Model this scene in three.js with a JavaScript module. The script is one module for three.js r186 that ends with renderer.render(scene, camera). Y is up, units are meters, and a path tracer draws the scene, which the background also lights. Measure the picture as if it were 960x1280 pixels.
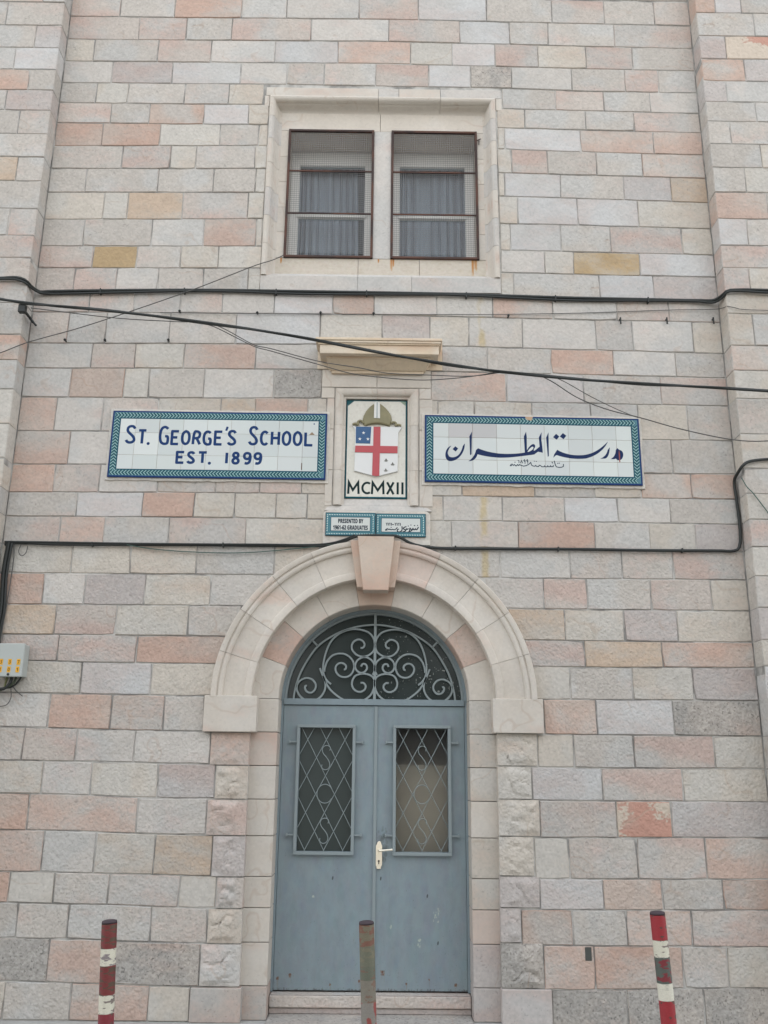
import * as THREE from 'three';
import { RoundedBoxGeometry } from 'three/addons/geometries/RoundedBoxGeometry.js';
import { mergeGeometries, mergeVertices, toCreasedNormals } from 'three/addons/utils/BufferGeometryUtils.js';

// ---------------------------------------------------------------- camera, sky, sun, exposure
const scene = new THREE.Scene();
const camera = new THREE.PerspectiveCamera(59.05, 3 / 4, 0.05, 2000);
camera.rotation.order = 'YXZ';
camera.position.set(0, 1.728, 7.1);
camera.rotation.set(15.85 * Math.PI / 180, -0.335 * Math.PI / 180, 0.6 * Math.PI / 180);
scene.add(camera);

const renderer = new THREE.WebGLRenderer();
renderer.toneMapping = THREE.LinearToneMapping;
renderer.toneMappingExposure = 2.6;
renderer.shadowMap.enabled = true;

const SKY_W = 256, SKY_H = 128;
{
  const data = new Float32Array(SKY_W * SKY_H * 4);
  for (let j = 0; j < SKY_H; j++) for (let i = 0; i < SKY_W; i++) {
    const el = Math.max(0, (j + 0.5) / SKY_H - 0.5) * 2;         // 0 at the horizon, 1 overhead
    const k = Math.pow(el, 0.55), o = (j * SKY_W + i) * 4;       // bright hazy summer sky
    data[o] = 0.93 - 0.36 * k; data[o + 1] = 0.918 - 0.30 * k; data[o + 2] = 0.90 - 0.19 * k; data[o + 3] = 1;
  }
  const sky = new THREE.DataTexture(data, SKY_W, SKY_H, THREE.RGBAFormat, THREE.FloatType);
  sky.mapping = THREE.EquirectangularReflectionMapping;
  sky.magFilter = THREE.LinearFilter;
  sky.needsUpdate = true;
  scene.background = sky; scene.environment = sky;
}
// the sun stands beyond the roof: the whole front lies in open shade
const sun = new THREE.DirectionalLight(new THREE.Color(1, 0.95, 0.87), 4.2);
sun.position.set(1.2, 16, -10); sun.target.position.set(0, 0, 0);
sun.castShadow = true; sun.shadow.mapSize.set(2048, 2048);
Object.assign(sun.shadow.camera, { left: -30, right: 30, top: 30, bottom: -30, near: 0.5, far: 80 });
scene.add(sun, sun.target);

// measured bed joints and upright joints of the wall, in metres
const COURSE = [
  [[-3.019, 8.941], [-0.011, 8.960], [2.931, 8.948]],
  [[-3.015, 8.674], [-1.860, 8.676], [-0.008, 8.692], [1.848, 8.677], [2.909, 8.670]],
  [[-3.032, 8.405], [-1.842, 8.413], [-0.006, 8.432], [1.835, 8.410], [2.910, 8.402]],
  [[-3.021, 8.151], [-1.825, 8.158], [-0.003, 8.175], [1.823, 8.150], [2.927, 8.141]],
  [[-3.025, 7.905], [-1.808, 7.913], [-1.131, 7.920], [-0.001, 7.917], [1.131, 7.915], [1.810, 7.892], [2.944, 7.892]],
  [[-3.023, 7.680], [-1.792, 7.684], [-1.120, 7.691], [1.050, 7.684], [1.800, 7.675], [2.939, 7.661]],
  [[-3.029, 7.459], [-1.777, 7.463], [-1.110, 7.470], [1.060, 7.472], [1.790, 7.462], [2.944, 7.447]],
  [[-3.031, 7.206], [-1.761, 7.228], [-1.063, 7.240], [1.077, 7.241], [1.778, 7.221], [2.960, 7.205]],
  [[-3.040, 6.962], [-1.744, 6.981], [-1.088, 6.994], [1.048, 6.987], [1.766, 6.974], [2.953, 6.955]],
  [[-3.041, 6.713], [-1.728, 6.732], [-1.076, 6.741], [1.057, 6.738], [1.754, 6.726], [2.945, 6.699]],
  [[-3.039, 6.432], [-1.709, 6.455], [-1.078, 6.471], [1.064, 6.452], [1.741, 6.446], [2.950, 6.428]],
  [[-3.037, 6.163], [-1.690, 6.180], [-1.072, 6.190], [1.065, 6.183], [1.728, 6.175], [2.955, 6.161]],
  [[-3.040, 5.944], [-1.675, 5.960], [-1.076, 5.970], [1.066, 5.959], [1.717, 5.950], [2.964, 5.941]],
  [[-3.034, 5.711], [-1.660, 5.736], [0.021, 5.738], [1.706, 5.720], [2.957, 5.715]],
  [[-3.032, 5.510], [-1.645, 5.523], [0.024, 5.528], [1.696, 5.506], [2.965, 5.498]],
  [[-3.031, 5.214], [-1.625, 5.229], [-0.559, 5.237], [0.544, 5.237], [1.682, 5.220], [2.959, 5.200]],
  [[-3.031, 4.981], [-1.610, 4.997], [-0.504, 5.001], [0.439, 5.000], [1.671, 4.987], [2.958, 4.972]],
  [[-3.040, 4.716], [-1.591, 4.725], [-0.388, 4.738], [0.404, 4.730], [1.658, 4.722], [2.961, 4.714]],
  [[-3.037, 4.413], [-2.318, 4.416], [2.213, 4.402], [2.972, 4.402]],
  [[-3.035, 4.117], [-2.290, 4.124], [2.192, 4.102], [2.964, 4.106]],
  [[-3.025, 3.876], [-1.534, 3.891], [-0.387, 3.892], [0.533, 3.887], [1.618, 3.887], [2.903, 3.889]],
  [[-3.013, 3.672], [-1.520, 3.680], [-0.446, 3.677], [0.531, 3.675], [1.608, 3.680], [2.915, 3.675]],
  [[-2.997, 3.441], [-1.504, 3.449], [-0.214, 3.458], [0.432, 3.453], [1.597, 3.451], [2.926, 3.450]],
  [[-2.986, 3.201], [-1.488, 3.207], [-0.817, 3.209], [0.816, 3.207], [1.585, 3.207], [2.967, 3.213]],
  [[-2.968, 2.950], [-1.471, 2.956], [-1.059, 2.956], [1.033, 2.961], [1.573, 2.958], [2.955, 2.962]],
  [[-2.957, 2.713], [-1.454, 2.714], [-1.185, 2.714], [1.152, 2.712], [1.562, 2.710], [2.955, 2.713]],
  [[-2.932, 2.514], [-2.310, 2.502], [-1.875, 2.498], [-1.253, 2.501], [1.227, 2.507], [1.614, 2.505], [2.960, 2.514]],
  [[-2.900, 2.263], [-2.100, 2.257], [-1.423, 2.252], [-1.288, 2.258], [1.249, 2.253], [1.602, 2.257], [2.946, 2.262]],
  [[-2.868, 2.008], [-1.831, 1.990], [-1.283, 1.989], [1.282, 1.992], [2.937, 1.995]],
  [[-2.837, 1.762], [-1.992, 1.753], [-1.389, 1.749], [-0.966, 1.746], [0.970, 1.754], [1.576, 1.748], [2.931, 1.756]],
  [[-2.807, 1.523], [-2.150, 1.516], [-1.730, 1.499], [-0.954, 1.504], [0.964, 1.511], [1.504, 1.509], [2.918, 1.516]],
  [[-2.775, 1.266], [-2.183, 1.261], [-1.709, 1.245], [-1.354, 1.242], [-0.970, 1.244], [0.957, 1.245], [2.903, 1.261]],
  [[-2.739, 0.979], [-2.388, 0.976], [-1.862, 0.968], [-1.335, 0.960], [0.979, 0.962], [1.478, 0.963], [2.878, 0.973]],
  [[-2.712, 0.768], [-2.248, 0.761], [-1.901, 0.759], [-1.349, 0.742], [0.944, 0.749], [2.856, 0.763]],
  [[-2.682, 0.531], [-2.109, 0.529], [-1.706, 0.513], [-1.304, 0.510], [0.909, 0.517], [1.456, 0.514], [2.830, 0.519]],
  [[-2.647, 0.253], [-2.137, 0.243], [-1.626, 0.231], [-1.314, 0.227], [-0.945, 0.227], [0.902, 0.231], [1.442, 0.225], [2.184, 0.242], [2.802, 0.252]],
  [[-2.616, 0.004], [-1.270, -0.000], [0.896, -0.003], [2.775, -0.008]],
];
const ROW = [
  ['pgrgwpbgpgp', -3.030, -2.557, -2.031, -1.385, -0.949, -0.252, 0.324, 0.984, 1.617, 2.127, 2.613, 2.955],
  ['ppgpwpbggp', -3.030, -2.357, -1.904, -1.467, -0.708, 0.039, 0.721, 1.202, 1.572, 2.208, 2.955],
  ['rgpwbqybpypg', -3.030, -2.764, -2.156, -1.652, -1.043, -0.443, 0.248, 0.645, 1.056, 1.466, 1.924, 2.368, 2.955],
  ['wlbwggpbdwgpg', -3.030, -2.570, -2.001, -1.357, -0.919, -0.566, -0.081, 0.422, 0.816, 1.207, 1.775, 2.279, 2.598, 2.955],
  ['gggpl.gpgw', -3.030, -2.695, -2.399, -1.867, -1.455, -1.129, 1.110, 1.613, 2.065, 2.501, 2.955],
  ['pgrbg.wggp', -3.030, -2.537, -2.180, -1.673, -1.260, -1.071, 1.055, 1.317, 1.884, 2.336, 2.955],
  ['rrygg.ybqq', -3.030, -2.595, -2.064, -1.511, -1.156, -1.068, 1.057, 1.124, 1.825, 2.503, 2.955],
  ['gpggw.ypggq', -3.030, -2.389, -1.950, -1.716, -1.176, -1.064, 1.052, 1.180, 1.511, 1.961, 2.383, 2.955],
  ['ggggy.ybglo', -3.030, -2.697, -2.044, -1.540, -1.159, -1.068, 1.053, 1.111, 1.618, 2.198, 2.627, 2.955],
  ['ybopy.wbby', -3.030, -2.512, -2.297, -1.804, -1.214, -1.070, 1.053, 1.220, 1.762, 2.308, 2.955],
  ['ggwqy.wbgpl', -3.030, -2.664, -2.059, -1.596, -1.129, -1.072, 1.054, 1.147, 1.598, 2.042, 2.684, 2.955],
  ['pOgpy.wqOb', -3.030, -2.559, -2.172, -1.783, -1.449, -1.067, 1.055, 1.445, 1.701, 2.291, 2.955],
  ['ppwggy.ygbl', -3.030, -2.701, -2.330, -1.966, -1.569, -1.176, -1.063, 1.049, 1.162, 1.920, 2.396, 2.955],
  ['ppwpwbqwvqwpp', -3.030, -2.544, -2.154, -1.750, -1.388, -0.934, -0.425, -0.065, 0.484, 0.973, 1.497, 2.058, 2.512, 2.955],
  ['pgwgbylyvwpwp', -3.030, -2.704, -2.377, -1.829, -1.255, -0.529, 0.008, 0.423, 0.760, 1.224, 1.862, 2.180, 2.702, 2.955],
  ['wpyqw.ggrwg', -3.030, -2.475, -2.104, -1.686, -1.073, -0.528, 0.522, 0.914, 1.462, 1.998, 2.532, 2.955],
  ['wrqgwd.qbgp', -3.030, -2.630, -2.176, -1.966, -1.499, -0.905, -0.497, 0.428, 1.072, 1.729, 2.387, 2.955],
  ['qwpyorw.yyywwyg', -3.030, -2.724, -2.332, -1.869, -1.345, -1.050, -0.613, -0.451, 0.404, 0.488, 0.794, 1.280, 1.779, 2.177, 2.595, 2.955],
  ['qw.gg', -3.030, -2.582, -2.158, 2.036, 2.436, 2.955],
  ['rpwgppw.yogyrr', -3.030, -2.675, -2.301, -1.822, -1.345, -0.983, -0.640, -0.429, 0.395, 0.682, 1.280, 1.772, 2.159, 2.579, 2.955],
  ['gbrwqqw.wvgbwg', -3.030, -2.466, -1.931, -1.511, -1.181, -0.841, -0.587, -0.404, 0.355, 0.525, 1.010, 1.521, 1.957, 2.387, 2.955],
  ['pqgpy.yvrgyl', -3.030, -2.582, -2.223, -1.703, -1.078, -0.216, 0.238, 0.592, 1.134, 1.757, 2.204, 2.575, 2.955],
  ['yyygy.vwpgp', -3.030, -2.461, -1.990, -1.461, -0.835, -0.469, 0.464, 0.979, 1.543, 1.962, 2.377, 2.955],
  ['rwlyw.wpgpq', -3.030, -2.660, -2.330, -1.855, -1.333, -0.881, 0.858, 1.324, 1.668, 2.179, 2.663, 2.955],
  ['opyg.oyly', -3.030, -2.539, -2.063, -1.494, -1.078, 1.036, 1.479, 1.950, 2.370, 2.955],
  ['ppr.por', -3.030, -2.492, -1.881, -1.197, 1.155, 1.626, 2.235, 2.955],
  ['yby.rgyl', -3.030, -2.291, -1.748, -1.240, 1.210, 1.502, 1.986, 2.459, 2.955],
  ['wrqg.rbd', -3.030, -2.510, -2.034, -1.631, -1.322, 1.287, 1.692, 2.284, 2.955],
  ['gpww.ggpy', -3.030, -2.678, -2.276, -1.833, -1.260, 1.229, 1.506, 1.963, 2.577, 2.955],
  ['ywyl.bpy', -3.030, -2.507, -2.139, -1.640, -1.208, 1.178, 1.709, 2.319, 2.955],
  ['rqw.pRl', -3.030, -2.583, -1.773, -1.256, 1.229, 1.803, 2.215, 2.955],
  ['qwyo.pgpq', -3.030, -2.445, -2.058, -1.624, -1.199, 1.177, 1.437, 1.940, 2.446, 2.955],
  ['rrgpr.brgr', -3.030, -2.661, -2.335, -1.935, -1.422, -1.153, 1.209, 1.674, 2.105, 2.553, 2.955],
  ['gggg.rgqp', -3.030, -2.576, -2.207, -1.612, -1.203, 1.068, 1.439, 1.832, 2.303, 2.955],
  ['dqd.qrgy', -3.030, -2.323, -1.888, -1.241, 1.220, 1.587, 2.218, 2.543, 2.955],
  ['ygqp.ddd', -3.030, -2.606, -2.138, -1.588, -1.294, 1.267, 1.803, 2.351, 2.955],
];
const SCROLL = {
  arch: [[-0.663, 2.242], [-0.657, 2.308], [-0.632, 2.415], [-0.586, 2.524], [-0.481, 2.680], [-0.356, 2.770], [-0.272, 2.810], [-0.154, 2.845], [-0.016, 2.860]],
  spoke: [[-0.529, 2.730], [-0.481, 2.680]],
  upper_c: [[-0.016, 2.694], [-0.029, 2.749], [-0.068, 2.795], [-0.145, 2.820], [-0.221, 2.819], [-0.297, 2.792], [-0.364, 2.736], [-0.404, 2.660], [-0.427, 2.575], [-0.434, 2.500], [-0.423, 2.442], [-0.397, 2.401], [-0.367, 2.377]],
  lower_c: [[-0.459, 2.504], [-0.441, 2.459], [-0.414, 2.401], [-0.379, 2.343], [-0.327, 2.295], [-0.260, 2.254], [-0.176, 2.239], [-0.101, 2.254], [-0.044, 2.298], [-0.020, 2.356], [-0.016, 2.405], [-0.033, 2.438], [-0.071, 2.458], [-0.122, 2.462], [-0.172, 2.445], [-0.196, 2.403], [-0.195, 2.362], [-0.170, 2.329], [-0.128, 2.319], [-0.095, 2.338], [-0.088, 2.367], [-0.108, 2.390], [-0.129, 2.390]],
  s1: [[-0.017, 2.689], [-0.028, 2.647], [-0.065, 2.613], [-0.116, 2.600], [-0.167, 2.616], [-0.201, 2.654], [-0.206, 2.687], [-0.190, 2.721], [-0.148, 2.739], [-0.113, 2.722], [-0.102, 2.693], [-0.117, 2.671], [-0.134, 2.671]],
  s2: [[-0.424, 2.475], [-0.417, 2.517], [-0.402, 2.559], [-0.361, 2.606], [-0.302, 2.623], [-0.251, 2.615], [-0.204, 2.578], [-0.183, 2.528], [-0.193, 2.478], [-0.222, 2.444], [-0.264, 2.434], [-0.306, 2.448], [-0.332, 2.485], [-0.331, 2.518], [-0.308, 2.543], [-0.275, 2.545], [-0.249, 2.523], [-0.253, 2.498], [-0.265, 2.495]],
  s3: [[-0.033, 2.455], [-0.017, 2.488], [-0.018, 2.530], [-0.039, 2.567], [-0.082, 2.594], [-0.116, 2.594], [-0.157, 2.570], [-0.175, 2.528], [-0.164, 2.491], [-0.130, 2.470], [-0.097, 2.479], [-0.079, 2.508], [-0.089, 2.536], [-0.115, 2.541], [-0.127, 2.520]],
  side: [[-0.432, 2.442], [-0.416, 2.401], [-0.411, 2.351], [-0.428, 2.302], [-0.460, 2.265], [-0.509, 2.244], [-0.559, 2.247], [-0.606, 2.275], [-0.637, 2.324], [-0.639, 2.365], [-0.615, 2.403], [-0.565, 2.424], [-0.519, 2.412], [-0.490, 2.375], [-0.492, 2.338], [-0.520, 2.309], [-0.553, 2.313], [-0.573, 2.337], [-0.572, 2.362], [-0.559, 2.362]],
};

// ---------------------------------------------------------------- helpers
let seed = 7;
const rnd = () => { seed = (seed + 0x6d2b79f5) | 0; let t = Math.imul(seed ^ (seed >>> 15), 1 | seed); t = (t + Math.imul(t ^ (t >>> 7), 61 | t)) ^ t; return ((t ^ (t >>> 14)) >>> 0) / 4294967296; };
const rr = (a, b) => a + (b - a) * rnd();
const clamp = (x, a, b) => Math.min(b, Math.max(a, x));
const smooth = (a, b, x) => { const t = clamp((x - a) / (b - a), 0, 1); return t * t * (3 - 2 * t); };
const used = new Map();
const numbered = (n) => { const k = used.get(n) ?? 0; used.set(n, k + 1); return k ? n + '_' + String(k).padStart(3, '0') : n; };
function thing(name, label, category, pos = [0, 0, 0], group) {
  const o = new THREE.Group(); o.name = numbered(name); o.position.set(...pos); scene.add(o);
  o.userData = { label, category }; if (group) o.userData.group = group;
  return o;
}
function part(parent, name, geo, mat) {
  const m = new THREE.Mesh(geo, mat); m.name = numbered(name); m.castShadow = m.receiveShadow = true;
  parent.add(m);
  if (parent !== scene) { // geometries are written in world metres: bring them to the thing's own axes
    let p = parent, x = 0, y = 0, z = 0; while (p && p !== scene) { x += p.position.x; y += p.position.y; z += p.position.z; p = p.parent; }
    if (x || y || z) geo.translate(-x, -y, -z);
  }
  return m;
}
function single(name, label, category, geo, mat, group) {
  const m = part(scene, name, geo, mat); m.userData = { label, category }; if (group) m.userData.group = group; return m;
}
const strip = (g) => { const n = g.index ? g.toNonIndexed() : g; for (const k of Object.keys(n.attributes)) if (!['position', 'normal', 'uv'].includes(k)) n.deleteAttribute(k); return n; };
const merge = (list) => mergeGeometries(list.map(strip));

// planar uv in metres by the way each face points
function planarUV(g, s = 1.6, ou = 0, ov = 0) {
  const p = g.attributes.position, n = g.attributes.normal, uv = new Float32Array(p.count * 2);
  for (let i = 0; i < p.count; i++) {
    const ax = Math.abs(n.getX(i)), ay = Math.abs(n.getY(i)), az = Math.abs(n.getZ(i));
    let u, v;
    if (az >= ax && az >= ay) { u = p.getX(i); v = p.getY(i); } else if (ax >= ay) { u = p.getZ(i); v = p.getY(i); } else { u = p.getX(i); v = p.getZ(i); }
    uv[i * 2] = u / s + ou; uv[i * 2 + 1] = v / s + ov;
  }
  g.setAttribute('uv', new THREE.BufferAttribute(uv, 2));
  return g;
}
function box(x0, x1, y0, y1, z0, z1, r = 0.004, s = 1.6) {
  const w = x1 - x0, h = y1 - y0, d = z1 - z0;
  const rad = Math.min(r, w * 0.45, h * 0.45, d * 0.45);
  const g = r > 0 ? new RoundedBoxGeometry(w, h, d, 1, rad) : new THREE.BoxGeometry(w, h, d);
  g.translate((x0 + x1) / 2, (y0 + y1) / 2, (z0 + z1) / 2);
  return planarUV(g, s, rnd(), rnd());
}
const V3 = (p) => new THREE.Vector3(...p);
function tube(pts, r, seg, radial = 6) {
  const c = new THREE.CatmullRomCurve3(pts.map(V3), false, 'centripetal');
  return new THREE.TubeGeometry(c, seg ?? Math.max(8, pts.length * 6), r, radial, false);
}
function bar(a, b, r, radial = 6) { return new THREE.TubeGeometry(new THREE.LineCurve3(V3(a), V3(b)), 1, r, radial, false); }
function flatBar(a, b, w, d) { // a flat rectangular rod from a to b
  const A = V3(a), B = V3(b), L = A.distanceTo(B);
  const g = new THREE.BoxGeometry(L, w, d);
  const q = new THREE.Quaternion().setFromUnitVectors(new THREE.Vector3(1, 0, 0), B.clone().sub(A).normalize());
  g.applyQuaternion(q); g.translate((A.x + B.x) / 2, (A.y + B.y) / 2, (A.z + B.z) / 2);
  return g;
}
function uvTo(g, x0, x1, y0, y1) { const p = g.attributes.position, uv = g.attributes.uv; for (let i = 0; i < p.count; i++) uv.setXY(i, (p.getX(i) - x0) / (x1 - x0), (p.getY(i) - y0) / (y1 - y0)); return g; }
function extrude(shape, z0, z1, bevel = 0, seg = 24) {
  const g = new THREE.ExtrudeGeometry(shape, { depth: z1 - z0 - bevel, bevelEnabled: bevel > 0, bevelSize: bevel, bevelThickness: bevel, bevelOffset: -bevel, bevelSegments: 2, curveSegments: seg });
  g.translate(0, 0, z0); return g;
}
const polyShape = (pts) => new THREE.Shape(pts.map((p) => new THREE.Vector2(p[0], p[1])));

// ---------------------------------------------------------------- periodic noise and stone textures
function makeNoise(sd) {
  const perm = new Float32Array(65536); let s = sd;
  for (let i = 0; i < 65536; i++) { s = (Math.imul(s, 1664525) + 1013904223) >>> 0; perm[i] = s / 4294967296; }
  const at = (x, y, p, c) => perm[((((x % p) + p) % p) * 131 + (((y % p) + p) % p) * 1973 + c * 7919) & 65535];
  const n2 = (u, v, p, c = 0) => { // u, v in 0..1, p cells per period
    const x = u * p, y = v * p, xi = Math.floor(x), yi = Math.floor(y);
    let fx = x - xi, fy = y - yi; fx = fx * fx * (3 - 2 * fx); fy = fy * fy * (3 - 2 * fy);
    const a = at(xi, yi, p, c), b = at(xi + 1, yi, p, c), d = at(xi, yi + 1, p, c), e = at(xi + 1, yi + 1, p, c);
    return a + (b - a) * fx + (d - a) * fy + (a - b - d + e) * fx * fy;
  };
  const fbm = (u, v, p, oct, c = 0) => { let f = 0, a = 0.5, q = p, t = 0; for (let i = 0; i < oct; i++) { f += a * n2(u, v, q, c + i * 3); t += a; a *= 0.5; q *= 2; } return f / t; };
  return { n2, fbm };
}
function dataTex(n, fill, srgb) {
  const d = new Uint8Array(n * n * 4);
  for (let j = 0; j < n; j++) for (let i = 0; i < n; i++) {
    const c = fill((i + 0.5) / n, (j + 0.5) / n), o = (j * n + i) * 4;
    for (let k = 0; k < 3; k++) { let x = clamp(c[k], 0, 1); if (srgb) x = x <= 0.0031308 ? x * 12.92 : 1.055 * Math.pow(x, 1 / 2.4) - 0.055; d[o + k] = Math.round(x * 255); }
    d[o + 3] = 255;
  }
  const t = new THREE.DataTexture(d, n, n, THREE.RGBAFormat);
  t.wrapS = t.wrapT = THREE.RepeatWrapping; t.magFilter = THREE.LinearFilter; t.minFilter = THREE.LinearMipmapLinearFilter; t.generateMipmaps = true;
  if (srgb) t.colorSpace = THREE.SRGBColorSpace; t.needsUpdate = true; return t;
}
const mix3 = (a, b, t) => [a[0] + (b[0] - a[0]) * t, a[1] + (b[1] - a[1]) * t, a[2] + (b[2] - a[2]) * t];
// code: [base, blotch, how much of it, second tone, grain]
const STONES = {
  g: [[0.452, 0.422, 0.382], [0.475, 0.39, 0.345], 0.24, [0.455, 0.445, 0.42], 0.17],
  w: [[0.505, 0.478, 0.44], [0.50, 0.43, 0.39], 0.22, [0.465, 0.455, 0.43], 0.12],
  b: [[0.482, 0.475, 0.455], [0.475, 0.435, 0.41], 0.24, [0.495, 0.495, 0.485], 0.12],
  p: [[0.462, 0.418, 0.375], [0.468, 0.368, 0.322], 0.30, [0.44, 0.423, 0.395], 0.16],
  q: [[0.462, 0.408, 0.362], [0.465, 0.352, 0.295], 0.38, [0.45, 0.428, 0.395], 0.15],
  r: [[0.455, 0.378, 0.325], [0.468, 0.335, 0.272], 0.38, [0.448, 0.415, 0.378], 0.15],
  R: [[0.47, 0.27, 0.21], [0.53, 0.46, 0.38], 0.40, [0.46, 0.30, 0.24], 0.08],
  k: [[0.52, 0.415, 0.335], [0.51, 0.365, 0.285], 0.30, [0.52, 0.44, 0.365], 0.07],
  o: [[0.455, 0.405, 0.345], [0.455, 0.36, 0.275], 0.36, [0.46, 0.425, 0.375], 0.14],
  O: [[0.435, 0.365, 0.27], [0.40, 0.295, 0.17], 0.42, [0.45, 0.40, 0.325], 0.13],
  y: [[0.485, 0.446, 0.388], [0.47, 0.40, 0.335], 0.22, [0.485, 0.463, 0.42], 0.14],
  l: [[0.43, 0.398, 0.375], [0.43, 0.362, 0.33], 0.26, [0.435, 0.418, 0.40], 0.16],
  d: [[0.392, 0.362, 0.325], [0.40, 0.325, 0.28], 0.26, [0.335, 0.32, 0.295], 0.32],
  s: [[0.535, 0.492, 0.43], [0.53, 0.44, 0.375], 0.20, [0.545, 0.51, 0.455], 0.07],
  t: [[0.515, 0.435, 0.378], [0.51, 0.375, 0.31], 0.28, [0.515, 0.465, 0.41], 0.07],
  v: [[0.495, 0.462, 0.415], [0.49, 0.42, 0.37], 0.2, [0.475, 0.455, 0.42], 0.14],
  c: [[0.585, 0.485, 0.355], [0.53, 0.395, 0.285], 0.28, [0.60, 0.525, 0.42], 0.08],
};
const N = makeNoise(991), TEX = {};
{
  let c = 0;
  for (const [k, [base, blot, amt, tone, grain]] of Object.entries(STONES)) {
    c += 40; const cc = c;
    TEX[k] = dataTex(512, (u, v) => {
      const wu = u + 0.05 * (N.n2(u, v, 6, cc) - 0.5), wv = v + 0.05 * (N.n2(u, v, 6, cc + 1) - 0.5);
      const a = N.fbm(wu, wv, 5, 4, cc + 2), b = 0.55 * N.fbm(wu, wv * 2, 4, 5, cc + 20) + 0.45 * N.fbm(wu + wv, wv * 3, 3, 5, cc + 23), f = N.fbm(u, v, 96, 2, cc + 33);
      let col = mix3(base, tone, smooth(0.42, 0.62, a));
      const edge = k === 'R' ? 0.025 : 0.15;
      col = mix3(col, blot, smooth(1 - amt - 0.12 - edge, 1 - amt - 0.12 + edge, b + 0.12 * (f - 0.5)));
      const vein = Math.abs(N.fbm(wu, wv, 3, 4, cc + 27) - 0.5);
      col = mix3(col, mix3(blot, [0.34, 0.25, 0.17], 0.5), 0.42 * (1 - smooth(0.002, 0.012, vein)) * smooth(0.5, 0.66, N.n2(u, v, 5, cc + 31)));
      if (k === 'v') { const d = Math.abs(u - 0.5 + 0.012 * (N.fbm(u, v, 12, 3, 1500) - 0.5)) * 1.6; col = mix3(col, [0.46, 0.36, 0.17], 0.62 * (1 - smooth(0.006, 0.045, d + 0.03 * (N.fbm(u, v, 30, 3, 1510) - 0.5))) * smooth(0.25, 0.5, N.fbm(u, v, 9, 3, 1520))); } // ochre run-off
      const g = 1 + grain * 1.5 * (f - 0.5) + 0.12 * (N.fbm(u, v, 14, 3, cc + 9) - 0.5);
      const pit = N.n2(u, v, 150, cc + 12) > 0.93 - grain * 0.25 ? 1 - grain * 1.3 : 1;
      return [col[0] * g * pit, col[1] * g * pit, col[2] * g * pit];
    }, true);
  }
}
const BUMP_FINE = dataTex(512, (u, v) => { const x = 0.55 * N.fbm(u, v, 70, 2, 301) + 0.45 * N.fbm(u, v, 22, 3, 310); return [x, x, x]; });
const BUMP_ROUGH = dataTex(512, (u, v) => { const x = 0.5 * N.fbm(u, v, 110, 2, 331) + 0.22 * N.fbm(u, v, 48, 2, 335) + 0.28 * Math.abs(N.fbm(u + 0.02 * N.n2(u, v, 20, 4), v, 18, 3, 340) * 2 - 1); return [x, x, x]; });
const BUMP_SMOOTH = dataTex(256, (u, v) => { const x = 0.5 * N.fbm(u, v, 40, 2, 361) + 0.5 * N.fbm(u, v, 8, 3, 370); return [x, x, x]; });
const cache = new Map();
function stoneMat(code, finish = 'fine', tint = 1) {
  const key = code + finish + tint.toFixed(2);
  if (!cache.has(key)) cache.set(key, new THREE.MeshStandardMaterial({
    map: TEX[code], color: new THREE.Color(tint, tint, tint), roughness: finish === 'smooth' ? 0.82 : 0.95, metalness: 0,
    bumpMap: finish === 'smooth' ? BUMP_SMOOTH : finish === 'rough' ? BUMP_ROUGH : BUMP_FINE, bumpScale: finish === 'smooth' ? 0.002 : finish === 'rough' ? 0.011 : 0.006,
  }));
  return cache.get(key);
}
const TINTS = [0.95, 0.98, 1.01, 1.04];
const tintOf = () => TINTS[Math.floor(rnd() * 4)];
const plain = (r, g, b, rough = 0.8, metal = 0) => new THREE.MeshStandardMaterial({ color: new THREE.Color(r, g, b), roughness: rough, metalness: metal });
const mortarTex = dataTex(512, (u, v) => { const x = 0.25 + 0.22 * smooth(0.38, 0.66, N.fbm(u, v, 10, 4, 771)) + 0.12 * (N.fbm(u, v, 60, 2, 781) - 0.5); return [x * 1.02, x, x * 0.94]; }, true);
const MORTAR = new THREE.MeshStandardMaterial({ map: mortarTex, roughness: 1, bumpMap: BUMP_FINE, bumpScale: 0.004 });
const PLASTER = new THREE.MeshStandardMaterial({ map: TEX.w, color: new THREE.Color(1.18, 1.17, 1.13), roughness: 0.95, bumpMap: BUMP_FINE, bumpScale: 0.006 });

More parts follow.
